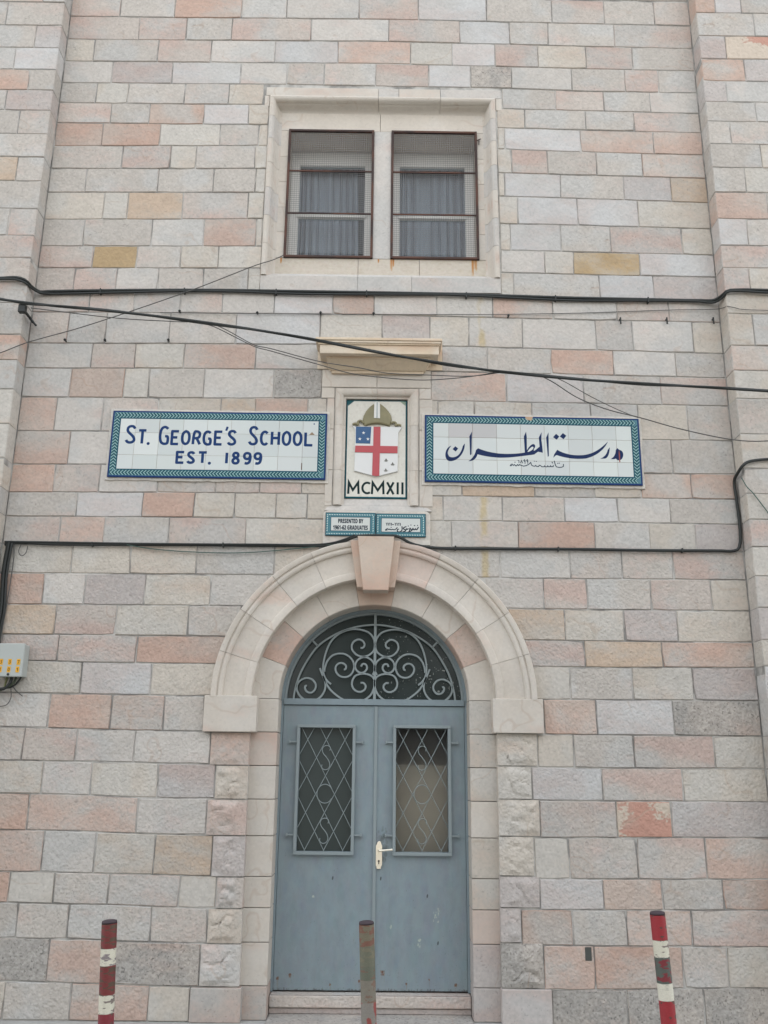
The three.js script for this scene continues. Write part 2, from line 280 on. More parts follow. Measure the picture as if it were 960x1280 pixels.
// a squared building stone with uneven edges; top(x) and bottom(x) give its bed joints
function stone(x0, x1, bottom, top, { zf = 0, depth = 0.05, gap = 0.0055, jit = 0.0022, relief = 0.0025, nx = 4, ny = 2, boss = 0, tilt = rr(-0.004, 0.004) } = {}) {
  zf += rr(-0.003, 0.003);
  x0 += gap; x1 -= gap;
  const loop = [], W = nx, H = ny;
  const pt = (s, t) => { const x = x0 + (x1 - x0) * s + tilt * (t - 0.5), yb = bottom(x) + gap, yt = top(x) - gap; return [x, yb + (yt - yb) * t]; };
  const chip = () => (rnd() < 0.07 ? rr(0.002, 0.007) : 0);
  const idx = [];
  for (let i = 0; i < W; i++) idx.push([i, 0]);
  for (let j = 0; j < H; j++) idx.push([W, j]);
  for (let i = W; i > 0; i--) idx.push([i, H]);
  for (let j = H; j > 0; j--) idx.push([0, j]);
  const cx = (x0 + x1) / 2;
  for (const [i, j] of idx) {
    const p = pt(i / W, j / H), q = pt(0.5, 0.5), corner = (i === 0 || i === W) && (j === 0 || j === H);
    const pull = corner ? rr(0.0005, 0.003) + chip() : 0;
    loop.push([p[0] + rr(-jit, jit) + Math.sign(cx - p[0]) * pull, p[1] + rr(-jit, jit) * 0.8 + Math.sign(q[1] - p[1]) * (pull + chip() * 0.6)]);
  }
  const pos = [], tri = [], L = loop.length, inset = 0.005;
  const add = (x, y, z) => { pos.push(x, y, z); return pos.length / 3 - 1; };
  const ring = (f) => loop.map((p, k) => add(...f(p, k)));
  const qc = pt(0.5, 0.5);
  const inn = (p, d) => [p[0] + Math.sign(qc[0] - p[0]) * Math.min(d, Math.abs(qc[0] - p[0])), p[1] + Math.sign(qc[1] - p[1]) * Math.min(d, Math.abs(qc[1] - p[1]))];
  const stitch = (A, B) => { for (let k = 0; k < L; k++) { const n = (k + 1) % L; tri.push(A[k], A[n], B[n], A[k], B[n], B[k]); } };
  const back = ring((p) => [p[0], p[1], zf - depth]), mid = ring((p) => [p[0], p[1], zf - 0.006]);
  const zr = loop.map(() => rr(-relief, relief) * 0.5);
  const face = ring((p, k) => { const e = inn(p, inset); return [e[0], e[1], zf + zr[k]]; });
  stitch(back, mid); stitch(mid, face);
  // the face is a grid of its own so that the arris stays crisp
  const front = [], nA = pos.length / 3;
  const key = new Map(idx.map((ij, k) => [ij.join(), k]));
  for (let j = 0; j <= H; j++) for (let i = 0; i <= W; i++) {
    const k = key.get(i + ',' + j);
    if (k !== undefined) { const e = inn(loop[k], inset); front.push(add(e[0], e[1], zf + zr[k])); continue; }
    const p = pt(i / W, j / H);
    front.push(add(p[0] + rr(-0.01, 0.01), p[1] + rr(-0.008, 0.008), zf + rr(-relief, relief) + boss));
  }
  for (let j = 0; j < H; j++) for (let i = 0; i < W; i++) {
    const a = front[j * (W + 1) + i], b = front[j * (W + 1) + i + 1], c = front[(j + 1) * (W + 1) + i + 1], d = front[(j + 1) * (W + 1) + i];
    if ((i + j) % 2) tri.push(a, b, c, a, c, d); else tri.push(a, b, d, b, c, d);
  }
  let g = new THREE.BufferGeometry();
  g.setAttribute('position', new THREE.Float32BufferAttribute(pos, 3)); g.setIndex(tri);
  g = toCreasedNormals(g.toNonIndexed(), 0.55);   // crisp arrises
  return planarUV(g, 1.6, rnd(), rnd());
}
const interp = (pts, x) => {
  if (x <= pts[0][0]) return pts[0][1]; const n = pts.length;
  for (let i = 1; i < n; i++) if (x <= pts[i][0]) return pts[i - 1][1] + (pts[i][1] - pts[i - 1][1]) * (x - pts[i - 1][0]) / (pts[i][0] - pts[i - 1][0]);
  return pts[n - 1][1];
};
const bed = (k) => (x) => interp(COURSE[k], x);

// ---------------------------------------------------------------- ground
const CX = -0.02, SPRING = 2.245, ZD = -0.28;      // middle of the doorway, where its arch springs, the plane of the door
const asphaltTex = dataTex(512, (u, v) => { const x = 0.11 + 0.05 * (N.fbm(u, v, 90, 2, 401) - 0.5) + 0.03 * (N.fbm(u, v, 5, 4, 410) - 0.5); return [x * 1.03, x, x * 0.95]; }, true);
asphaltTex.repeat.set(200, 200);
const street = part(scene, 'street', new THREE.PlaneGeometry(500, 500).rotateX(-Math.PI / 2).translate(0, -0.12, 0), new THREE.MeshStandardMaterial({ map: asphaltTex, roughness: 0.95, bumpMap: BUMP_FINE, bumpScale: 0.004 }));
street.userData.kind = 'structure';
const paveTex = dataTex(256, (u, v) => { const x = 0.36 + 0.09 * (N.fbm(u, v, 60, 2, 431) - 0.5) + 0.10 * (N.fbm(u, v, 5, 4, 440) - 0.5); return [x, x * 1.0, x * 0.95]; }, true);
const pavement = part(scene, 'pavement', box(-14, 14, -0.125, 0, -0.25, 2.3, 0.02, 1.5), new THREE.MeshStandardMaterial({ map: paveTex, roughness: 0.92, bumpMap: BUMP_FINE, bumpScale: 0.003 }));
pavement.userData.kind = 'structure';

// ---------------------------------------------------------------- unseen garden wall and evergreens, added behind the camera to shade the lower front
{
  const gw = thing('added_garden_wall', 'low stone garden wall added out of view across the street to shade the school front', 'wall', [0, 0, 11.4]);
  part(gw, 'wall_body', box(-16, 16, -0.3, 1.55, 11.2, 11.6, 0.01), stoneMat('g', 'rough', 0.92)); part(gw, 'coping', box(-16.02, 16.02, 1.553, 1.66, 11.14, 11.66, 0.015), stoneMat('y', 'smooth', 0.92));
  const leafG = new THREE.BufferGeometry(), lp = [], li = [];
  for (let i = 0; i < 9; i++) { const a = rnd() * 6.28, b = rr(-1, 1), L = rr(0.10, 0.20), w = 0.05, c = [rr(-0.12, 0.12), rr(-0.12, 0.12), rr(-0.12, 0.12)], d = [Math.cos(a) * Math.sqrt(1 - b * b), b, Math.sin(a) * Math.sqrt(1 - b * b)], e = [-Math.sin(a), rr(-0.4, 0.4), Math.cos(a)]; const k = lp.length / 3; lp.push(c[0], c[1], c[2], c[0] + d[0] * L / 2 + e[0] * w, c[1] + d[1] * L / 2 + e[1] * w, c[2] + d[2] * L / 2 + e[2] * w, c[0] + d[0] * L, c[1] + d[1] * L, c[2] + d[2] * L, c[0] + d[0] * L / 2 - e[0] * w, c[1] + d[1] * L / 2 - e[1] * w, c[2] + d[2] * L / 2 - e[2] * w); li.push(k, k + 1, k + 2, k, k + 2, k + 3); }
  leafG.setAttribute('position', new THREE.Float32BufferAttribute(lp, 3)); leafG.setIndex(li); leafG.computeVertexNormals();
  const LEAF = new THREE.MeshStandardMaterial({ color: new THREE.Color(0.045, 0.065, 0.035), roughness: 0.9, side: THREE.DoubleSide }), BARK = plain(0.10, 0.075, 0.055, 0.95);
  const spots = [-13, -8.6, -4.4, 0.3, 4.7, 9, 13.2], words = ['far left', 'second from the left', 'third from the left', 'middle', 'third from the right', 'second from the right', 'far right'];
  spots.forEach((x, n) => {
    const tr = thing('added_evergreen_tree', 'dark evergreen tree added out of view across the street to shade the school front, ' + words[n], 'tree', [x, 0, 13.2 + (n % 2) * 0.7]);
    const h = rr(6.4, 7.6), pts = []; for (let i = 0; i <= 6; i++) pts.push(new THREE.Vector2(0.20 * (1 - i / 7), h * 0.8 * i / 6 - 0.3));
    const tk = new THREE.Mesh(new THREE.LatheGeometry(pts, 10), BARK); tk.name = numbered('trunk'); tk.castShadow = true; tr.add(tk);
    const cr = new THREE.InstancedMesh(leafG, LEAF, 3200); cr.name = numbered('crown'); cr.userData.kind = 'stuff'; cr.castShadow = cr.receiveShadow = true;
    const M = new THREE.Matrix4(), Q = new THREE.Quaternion(), blobs = []; for (let i = 0; i < 12; i++) { const a = rnd() * 6.28, t = rr(0.25, 0.95), r = 1.7 * Math.sin(Math.PI * Math.min(0.95, t)) + 0.2; blobs.push([Math.cos(a) * r * 0.8, h * t, Math.sin(a) * r * 0.8, rr(0.8, 1.3)]); }
    for (let i = 0; i < 3200; i++) { const b = blobs[i % 12], u = rnd() * 6.28, c = rr(-1, 1), q = b[3] * Math.cbrt(rr(0.25, 1)), s = Math.sqrt(1 - c * c), k = rr(0.8, 1.7); Q.setFromEuler(new THREE.Euler(rnd() * 6, rnd() * 6, rnd() * 6)); M.compose(new THREE.Vector3(b[0] + q * s * Math.cos(u), Math.max(0.7, b[1] + q * c * 0.8), b[2] + q * s * Math.sin(u)), Q, new THREE.Vector3(k, k, k)); cr.setMatrixAt(i, M); }
    tr.add(cr);
  });
}

// ---------------------------------------------------------------- the school front
const school = thing('school_building', 'pale stone school front of grey, cream and pink blocks behind the door and signs', 'building');
{
  const s = new THREE.Shape();
  s.moveTo(-8, -0.2); s.lineTo(CX - 0.945, -0.2); s.lineTo(CX - 0.945, SPRING); s.absarc(CX, SPRING, 0.945, Math.PI, 0, true); s.lineTo(CX + 0.945, -0.2);
  s.lineTo(8, -0.2); s.lineTo(8, 12); s.lineTo(-8, 12); s.closePath();
  const hole = (x0, x1, y0, y1) => s.holes.push(new THREE.Path([[x0, y0], [x0, y1], [x1, y1], [x1, y0]].map((p) => new THREE.Vector2(...p))));
  hole(-1.06, 1.036, 5.90, 7.78); hole(-0.375, 0.317, 3.80, 4.83);
  part(school, 'wall_core', planarUV(extrude(s, -0.52, -0.0085, 0, 40), 1.6), MORTAR);
  const inner = plain(0.32, 0.30, 0.27, 0.95);
  part(school, 'back_wall', box(-8, 8, -0.2, 12, -8.3, -8, 0), inner);
  for (const x of [-8, 7.7]) part(school, 'side_wall', box(x, x + 0.3, -0.2, 12, -8, -0.52, 0), inner);
  part(school, 'roof', box(-8.2, 8.2, 12, 12.3, -8.5, 0.05, 0.02), inner);
  part(school, 'upper_floor', box(-7.7, 7.7, 4.0, 4.3, -8, -0.52, 0), inner);
  part(school, 'hall_floor', box(-7.7, 7.7, -0.1, 0.1, -8, -0.52, 0), inner);
  part(school, 'partition', box(-7.7, 7.7, 0.1, 4.0, -3.3, -3.2, 0), inner);
  part(school, 'partition', box(-7.7, 7.7, 4.3, 12, -3.3, -3.2, 0), inner);
}
{
  const list = [];
  ROW.forEach(([codes, ...x], k) => {
    for (let i = 0; i < codes.length; i++) if (codes[i] !== '.') {
      const x0 = x[i], x1 = x[i + 1], m = (x0 + x1) / 2, low = k >= 22;
      const g = stone(x0, x1, bed(k + 1), bed(k), { relief: low ? 0.0045 : 0.002, nx: x1 - x0 > 0.3 ? 4 : 3, gap: low ? 0.0034 : 0.0026, depth: 0.045 });
      if (codes[i] === 'v') { const p = g.attributes.position, uv = g.attributes.uv; for (let q = 0; q < p.count; q++) uv.setX(q, (p.getX(q) - (k < 18 ? 0.875 : 0.858)) / 1.6 + 0.5); }
      list.push({ g, mat: stoneMat(codes[i], low ? 'rough' : 'fine', tintOf()), code: codes[i], area: (x1 - x0) * (bed(k)(m) - bed(k + 1)(m)) });
    }
  });
  // the rows above the picture, up to the roof
  const above = [];
  let y = COURSE[0][1][1];
  while (y < 11.7) {
    const h = Math.min(rr(0.25, 0.30), 12 - y), yy = y; let x = -3.03;
    while (x < 2.955) { const e = x + rr(0.38, 0.68), x1 = e > 2.7 ? 2.955 : e; above.push(stone(x, x1, () => yy, () => yy + h, { depth: 0.045, nx: 3, ny: 1 })); x = x1; }
    y += h;
  }
  list.sort((a, b) => b.area - a.area);
  list.slice(0, 300).forEach((o) => { const m = part(school, 'stone', o.g, o.mat); if (o.code === 'R') m.userData.label = 'red stone block with cream veins'; });
  const small = part(school, 'small_stones', merge(list.slice(300).map((o) => o.g)), stoneMat('y', 'fine', 1)); small.userData.kind = 'stuff';
  const rest = part(school, 'upper_stones', merge(above), stoneMat('g', 'fine', 1.02)); rest.userData.kind = 'stuff';
}

part(school, 'bolt_slot', box(1.519, 1.566, 0.418, 0.507, -0.03, 0.0045, 0.003), plain(0.07, 0.075, 0.068, 0.95));

// ---------------------------------------------------------------- the two projecting piers
function pier(side, label, edge, far, joints, codes) {
  const t = thing('corner_pier', label, 'pier', [side < 0 ? (edge + far) / 2 : (edge + far) / 2, 0, 0.08]);
  const lo = Math.min(edge, far), hi = Math.max(edge, far), PZ = 0.16;
  part(t, 'pier_core', box(lo + 0.006, hi - 0.006, -0.2, 12, -0.01, PZ - 0.008, 0), MORTAR);
  const up = [], at = bed;
  for (let k = -1; k < 36; k++) {
    const top = k < 0 ? () => 9.20 : at(k), bot = at(k + 1), js = joints[k + 1] ?? [];
    const xs = [edge, ...js]; let x = xs[xs.length - 1];
    for (let i = 0; i < 3; i++) { const n = x + side * rr(0.42, 0.62); if (Math.abs(n - far) < 0.25 || side * (n - far) > 0) break; xs.push(n); x = n; }
    xs.push(far);
    const cs = codes[k + 1] ?? 'yg';
    for (let i = 0; i + 1 < xs.length; i++) {
      const a = Math.min(xs[i], xs[i + 1]), b = Math.max(xs[i], xs[i + 1]);
      const g = stone(a, b, bot, top, { zf: PZ, depth: i ? 0.05 : PZ - 0.002, gap: 0.0022, relief: 0.0015, nx: 3, jit: 0.001, tilt: 0 });
      part(t, 'stone', g, stoneMat(cs[i] ?? 'gpw'[Math.floor(rnd() * 3)], k > 24 ? 'rough' : 'fine', tintOf()));
    }
  }
  let y = 9.20;
  while (y < 11.7) { const h = Math.min(0.28, 12 - y), yy = y, m = (lo + hi) / 2 + rr(-0.15, 0.15); for (const [a, b] of [[lo, m], [m, hi]]) up.push(stone(a, b, () => yy, () => yy + h, { zf: PZ, depth: PZ - 0.002, nx: 3, ny: 1 })); y += h; }
  const u = part(t, 'upper_stones', merge(up), stoneMat('g', 'fine', 1)); u.userData.kind = 'stuff';
}
pier(-1, 'projecting pier of squared stones along the left edge of the school front', -3.03, -4.3,
  [[-3.3], [-3.24], [-3.561], [-3.263], [-3.423], [-3.267], [], [-3.307], [], [-3.264], [], [-3.269], [], [], [], []],
  ['gg', 'gp', 'gg', 'lg', 'bw', 'gr', 'l', 'gg', 'g', 'go', 'g', 'pg', 'p', 'p', 'p', 'g', 'r', 'w', 'y', 'y', 'y', 'g']);
pier(1, 'projecting quoined pier with pink and grey stones along the right edge of the school front', 2.955, 4.3,
  [[3.438], [3.144, 3.395], [3.495], [3.201], [3.356], [3.164], [3.413], [3.156], [], [3.242], [], [3.206], [], [3.18], [], [3.167]],
  ['py', 'rbg', 'gg', 'lR', 'rl', 'lw', 'gw', 'gg', 'gy', 'gy', 'qy', 'bg', 'pr', 'py', 'yp', 'yg', 'q', 'y', 'g', 'y', 'g', 'y', 'p', 'y', 'g', 'l', 'y', 'b', 'g', 'g', 'y', 'b']);

// ---------------------------------------------------------------- stone doorway: rings, keystone, imposts, jambs
const doorway = thing('stone_doorway', 'smooth cream stone arch and rough jamb blocks framing the grey double door', 'door surround', [CX, 0, 0]);
// sweeps a closed profile [(r, z), ...] round the arch
function sweepArc(profile, a0, a1, seg, cx = CX, cy = SPRING) {
  const pos = [], tri = [], n = profile.length;
  for (let i = 0; i <= seg; i++) { const a = a0 + (a1 - a0) * i / seg, c = Math.cos(a), s = Math.sin(a); for (const [r, z] of profile) pos.push(cx + r * c, cy + r * s, z); }
  for (let i = 0; i < seg; i++) for (let j = 0; j < n; j++) { const a = i * n + j, b = i * n + (j + 1) % n, c = b + n, d = a + n; tri.push(a, c, b, a, d, c); }
  const caps = THREE.ShapeUtils.triangulateShape(profile.map((p) => new THREE.Vector2(...p)), []);
  for (const [a, b, c] of caps) { tri.push(a, b, c); tri.push(seg * n + a, seg * n + c, seg * n + b); }
  let g = new THREE.BufferGeometry();
  g.setAttribute('position', new THREE.Float32BufferAttribute(pos, 3)); g.setIndex(tri);
  g = toCreasedNormals(g.toNonIndexed(), 0.6);
  return planarUV(g, 1.6, rnd(), rnd());
}
{
  const hood = [[0.94, -0.10], [0.94, 0.030], [0.945, 0.036], [0.958, 0.036], [0.990, 0.036], [1.000, 0.030], [1.004, 0.018], [1.010, 0.016], [1.156, 0.016], [1.163, 0.018], [1.166, 0.034], [1.176, 0.042], [1.188, 0.046], [1.198, 0.044], [1.203, 0.036], [1.208, 0.036], [1.213, 0.048], [1.224, 0.054], [1.250, 0.054], [1.255, 0.048], [1.255, -0.03]].reverse();
  const step = Math.PI / 11, gap = 0.0012, cH = ['t', 's', 's', 's', 's', null, 's', 's', 's', 's', 's'];
  for (let i = 0; i < 11; i++) if (i !== 5) part(doorway, 'voussoir', sweepArc(hood, i * step + gap, (i + 1) * step - gap, 7), stoneMat(i === 4 ? 't' : cH[i] === 't' ? 's' : 's', 'smooth', rr(0.96, 1.08) > 1.02 ? 1.07 : 1.0));
  const ring = [[0.742, -0.5], [0.742, -0.066], [0.748, -0.06], [0.96, -0.06], [0.96, -0.5]].reverse();
  const cR = ['s', 'r', 's', 's', 'k', 's', 's', 'r', 's'];
  for (let i = 0; i < 9; i++) part(doorway, 'ring_stone', sweepArc(ring, i * Math.PI / 9 + 0.0016, (i + 1) * Math.PI / 9 - 0.0016, 8), stoneMat(cR[i], 'smooth', cR[i] === 'r' ? 1.02 : 1.0));
  // keystone: two stepped blocks
  const key = extrude(polyShape([[-0.165, 3.100], [0.133, 3.100], [0.180, 3.482], [-0.225, 3.482]]), -0.08, 0.09, 0.006);
  part(doorway, 'keystone', planarUV(key, 1.6, 0.3, 0.1), stoneMat('k', 'smooth', 0.98));
  const kf = extrude(polyShape([[-0.118, 3.069], [0.081, 3.069], [0.125, 3.504], [-0.166, 3.504]]), 0.0, 0.14, 0.006);
  part(doorway, 'keystone_face', planarUV(kf, 1.6, 0.7, 0.4), stoneMat('k', 'smooth', 1.01));
  // imposts
  part(doorway, 'impost', box(-1.318, -0.912, 1.985, 2.256, -0.06, 0.05, 0.006), stoneMat('s', 'smooth', 1.0));
  part(doorway, 'impost', box(0.888, 1.276, 1.997, 2.254, -0.06, 0.05, 0.006), stoneMat('s', 'smooth', 1.0));
  // smooth inner jambs
  const ys = [2.245, 1.990, 1.741, 1.497, 1.236, 0.952, 0.739, 0.508, 0.222, 0];
  const cl = ['s', 't', 's', 's', 's', 's', 's', 's', 'q'], cr2 = ['y', 'y', 'y', 's', 'y', 'y', 't', 'l', 'l'];
  for (let i = 0; i < 9; i++) {
    part(doorway, 'jamb_stone', box(CX - 0.955, CX - 0.739, ys[i + 1] + 0.0018, ys[i] - 0.0018, -0.5, -0.06, 0.006), stoneMat(cl[i], 'smooth', i === 8 ? 0.92 : 0.97));
    part(doorway, 'jamb_stone', box(CX + 0.739, CX + 0.955, ys[i + 1] + 0.0018, ys[i] - 0.0018, -0.5, -0.06, 0.006), stoneMat(cr2[i], 'smooth', 0.97));
  }
  // rock-faced outer jambs with a drafted margin along the arris
  function rockStone(xa, xo, y0, y1, sideSign) { // xa = arris, xo = outer end
    const NX = 22, NY = 20, ox = rnd() * 40, oy = rnd() * 40, x0 = Math.min(xa, xo) + (sideSign < 0 ? 0.006 : 0.001), x1 = Math.max(xa, xo) - (sideSign < 0 ? 0.001 : 0.006), pos = [], tri = [];
    const ph = rnd() * 6.28, sl = rr(-1, 1), sl2 = rr(-1, 1);
    for (let j = 0; j <= NY; j++) for (let i = 0; i <= NX; i++) {
      const x = x0 + (x1 - x0) * i / NX, y = y0 + 0.005 + (y1 - y0 - 0.010) * j / NY;
      const dA = Math.abs(x - xa), dE = Math.min(Math.abs(x - xo), y - y0, y1 - y);
      const m = smooth(0.05, 0.085, dA) * smooth(0.008, 0.05, dE);
      const u = (x * 1.1 + ox) % 1, v = (y * 1.1 + oy) % 1;
      const facet = Math.abs(N.fbm(u, v, 5, 3, 500) - 0.5) * 2, ridge = N.fbm(u, v, 9, 3, 520);
      const cr1 = Math.abs(N.fbm(u, v, 3, 3, 540) - 0.5), cr2 = Math.abs(N.fbm(v, u, 5, 3, 560) - 0.52);
      const z = 0.004 + m * (0.008 + 0.018 * (0.5 - facet) + 0.026 * (ridge - 0.5) - 0.012 * (1 - smooth(0.0, 0.05, cr1)) - 0.007 * (1 - smooth(0.0, 0.04, cr2)) + 0.014 * (sl * (x - (x0 + x1) / 2) + sl2 * (y - (y0 + y1) / 2)) / 0.15 * 0.4);
      pos.push(x, y, Math.max(z, -0.004));
    }
    const id = (i, j) => j * (NX + 1) + i;
    for (let j = 0; j < NY; j++) for (let i = 0; i < NX; i++) tri.push(id(i, j), id(i + 1, j), id(i + 1, j + 1), id(i, j), id(i + 1, j + 1), id(i, j + 1));
    const edge = []; for (let i = 0; i < NX; i++) edge.push(id(i, 0)); for (let j = 0; j < NY; j++) edge.push(id(NX, j)); for (let i = NX; i > 0; i--) edge.push(id(i, NY)); for (let j = NY; j > 0; j--) edge.push(id(0, j));
    const base = pos.length / 3; for (const e of edge) pos.push(pos[e * 3], pos[e * 3 + 1], -0.09);
    for (let k = 0; k < edge.length; k++) { const n = (k + 1) % edge.length; tri.push(base + k, base + n, edge[n], base + k, edge[n], edge[k]); }
    let g = new THREE.BufferGeometry(); g.setAttribute('position', new THREE.Float32BufferAttribute(pos, 3)); g.setIndex(tri);
    g = toCreasedNormals(g.toNonIndexed(), 0.45);
    return planarUV(g, 1.6, rnd(), rnd());
  }
  const oL = [-1.260, -1.208, -1.256, -1.199, -1.153, -1.203, -1.241], oR = [1.230, 1.178, 1.230, 1.178, 1.210, 1.069, 1.221];
  const yL = [1.985, 1.741, 1.497, 1.240, 0.955, 0.741, 0.508, 0.228], yR = [1.997, 1.757, 1.517, 1.255, 0.980, 0.765, 0.532, 0.235];
  const kL = ['q', 'y', 'p', 'l', 'p', 'y', 'w'], kR = ['y', 'y', 'y', 'y', 'l', 'l', 'd'];
  for (let i = 0; i < 7; i++) {
    part(doorway, 'rock_faced_stone', rockStone(CX - 0.943 + i * 0.002, oL[i], yL[i + 1], yL[i], -1), stoneMat(kL[i], 'rough', 1.02));
    part(doorway, 'rock_faced_stone', rockStone(CX + 0.942 - i * 0.001, oR[i], yR[i + 1], yR[i], 1), stoneMat(kR[i], 'rough', 1.02));
  }
  part(doorway, 'base_stone', box(-1.293, -0.932, 0, 0.222, -0.1, 0.018, 0.008), stoneMat('p', 'smooth', 0.92));
  part(doorway, 'base_stone', box(0.912, 1.268, 0, 0.230, -0.1, 0.018, 0.008), stoneMat('l', 'smooth', 1.07));
}

// ---------------------------------------------------------------- doorstep
{
  const st = thing('doorstep', 'worn pink and cream stone doorstep under the grey double door', 'doorstep', [CX, 0, -0.2]);
  part(st, 'sill_stone', box(CX - 0.738, CX + 0.738, 0.052, 0.138, -0.5, -0.185, 0.012), stoneMat('p', 'rough', 1.07));
  part(st, 'riser', box(CX - 0.736, CX + 0.736, 0.014, 0.050, -0.5, -0.200, 0.004), stoneMat('l', 'rough', 0.92));
  part(st, 'landing', box(CX - 0.736, CX + 0.736, -0.08, 0.012, -0.5, 0.10, 0.008), stoneMat('d', 'fine', 1.0));
}

// ---------------------------------------------------------------- the door
const paintTex = dataTex(512, (u, v) => {
  const a = N.fbm(u, v, 4, 4, 601), b = N.fbm(u, v, 40, 3, 620), s = N.n2(u, v * 0.25, 60, 630);
  const k = 1 + 0.16 * (a - 0.5) + 0.10 * (b - 0.5) + 0.04 * (s - 0.5);
  return [0.205 * k, 0.26 * k, 0.285 * k];
}, true);
// the leaves carry their own wear: scuffs, drips, chips and rust along the foot
const leafTex = (() => {
  const n = 1024, cv = document.createElement('canvas'); cv.width = cv.height = n; const c = cv.getContext('2d');
  c.fillStyle = '#7d8c91'; c.fillRect(0, 0, n, n);
  for (let i = 0; i < 5200; i++) { const r = rr(2, 26), a = rr(0.010, 0.032); c.fillStyle = rnd() < 0.5 ? `rgba(70,86,96,${a})` : `rgba(150,164,164,${a})`; c.beginPath(); c.ellipse(rnd() * n, rnd() * n, r, r * rr(0.6, 2.2), 0, 0, 7); c.fill(); }
  for (let i = 0; i < 160; i++) { const x = rnd() * n, y = rnd() * n; c.fillStyle = `rgba(${rnd() < 0.5 ? '60,72,80' : '160,170,168'},${rr(0.03, 0.09)})`; c.fillRect(x, y, rr(1, 2.5), rr(20, 160)); }
  for (let i = 0; i < 420; i++) { const x = rnd() * n, y = n * (1 - 0.55 * rnd() * rnd()); c.fillStyle = `rgba(52,58,60,${rr(0.08, 0.3)})`; c.beginPath(); c.arc(x, y, rr(0.6, 2), 0, 7); c.fill(); }
  const rust = (x, y, r) => { for (let i = 0; i < 26; i++) { c.fillStyle = `rgba(${rnd() < 0.5 ? '120,72,44' : '82,54,42'},${rr(0.10, 0.4)})`; c.beginPath(); c.arc(x + rr(-r, r), y + rr(-r, r) * 0.8, rr(0.3, 0.55) * r, 0, 7); c.fill(); } for (let i = 0; i < 4; i++) { c.fillStyle = `rgba(120,76,48,${rr(0.08, 0.2)})`; c.fillRect(x + rr(-r, r), y, rr(1, 2), rr(10, 40)); } };
  for (const [x, y, r] of [[88, 975, 7], [22, 985, 6], [452, 992, 5], [575, 965, 9], [700, 1000, 4], [960, 1002, 6], [300, 1004, 4], [820, 985, 3]]) rust(x, y, r);
  for (let x = 0; x < n; x += 5) if (rnd() < 0.45) { c.fillStyle = `rgba(58,52,52,${rr(0.15, 0.5)})`; c.fillRect(x, n - rr(2, 9), 6, 10); }
  c.fillStyle = 'rgba(168,176,166,.55)'; for (const [x, y, w, h] of [[842, 745, 16, 44], [862, 735, 9, 60], [748, 860, 26, 12], [760, 846, 14, 6], [610, 800, 8, 8], [190, 700, 10, 5]]) for (let i = 0; i < 10; i++) c.fillRect(x + rr(0, w), y + rr(0, h), rr(2, 7), rr(2, 9));
  c.fillStyle = 'rgba(45,50,52,.7)'; for (const [x, y] of [[812, 700], [868, 862], [560, 540], [560, 640], [300, 640], [640, 330]]) { c.beginPath(); c.ellipse(x, y, 4, 7, 0.3, 0, 7); c.fill(); }
  c.fillStyle = 'rgba(60,66,66,.16)'; for (let i = 0; i < 50; i++) { c.beginPath(); c.arc(560 + rr(-34, 34), 520 + rr(-70, 70), rr(3, 12), 0, 7); c.fill(); }
  const t = new THREE.CanvasTexture(cv); t.colorSpace = THREE.SRGBColorSpace; t.magFilter = THREE.LinearFilter; return t;
})();
const LEAFP = new THREE.MeshStandardMaterial({ map: leafTex, roughness: 0.46, bumpMap: BUMP_SMOOTH, bumpScale: 0.003 });
const DOORP = new THREE.MeshStandardMaterial({ map: paintTex, roughness: 0.5, bumpMap: BUMP_SMOOTH, bumpScale: 0.0015 });
const IRONP = new THREE.MeshStandardMaterial({ color: new THREE.Color(0.235, 0.28, 0.29), roughness: 0.5 });
const GRILLEP = new THREE.MeshStandardMaterial({ color: new THREE.Color(0.25, 0.295, 0.30), roughness: 0.55 });
const door = thing('entrance_door', 'grey-blue metal double door with scrolled fanlight and two latticed panes', 'door', [CX, 0.14, ZD]);
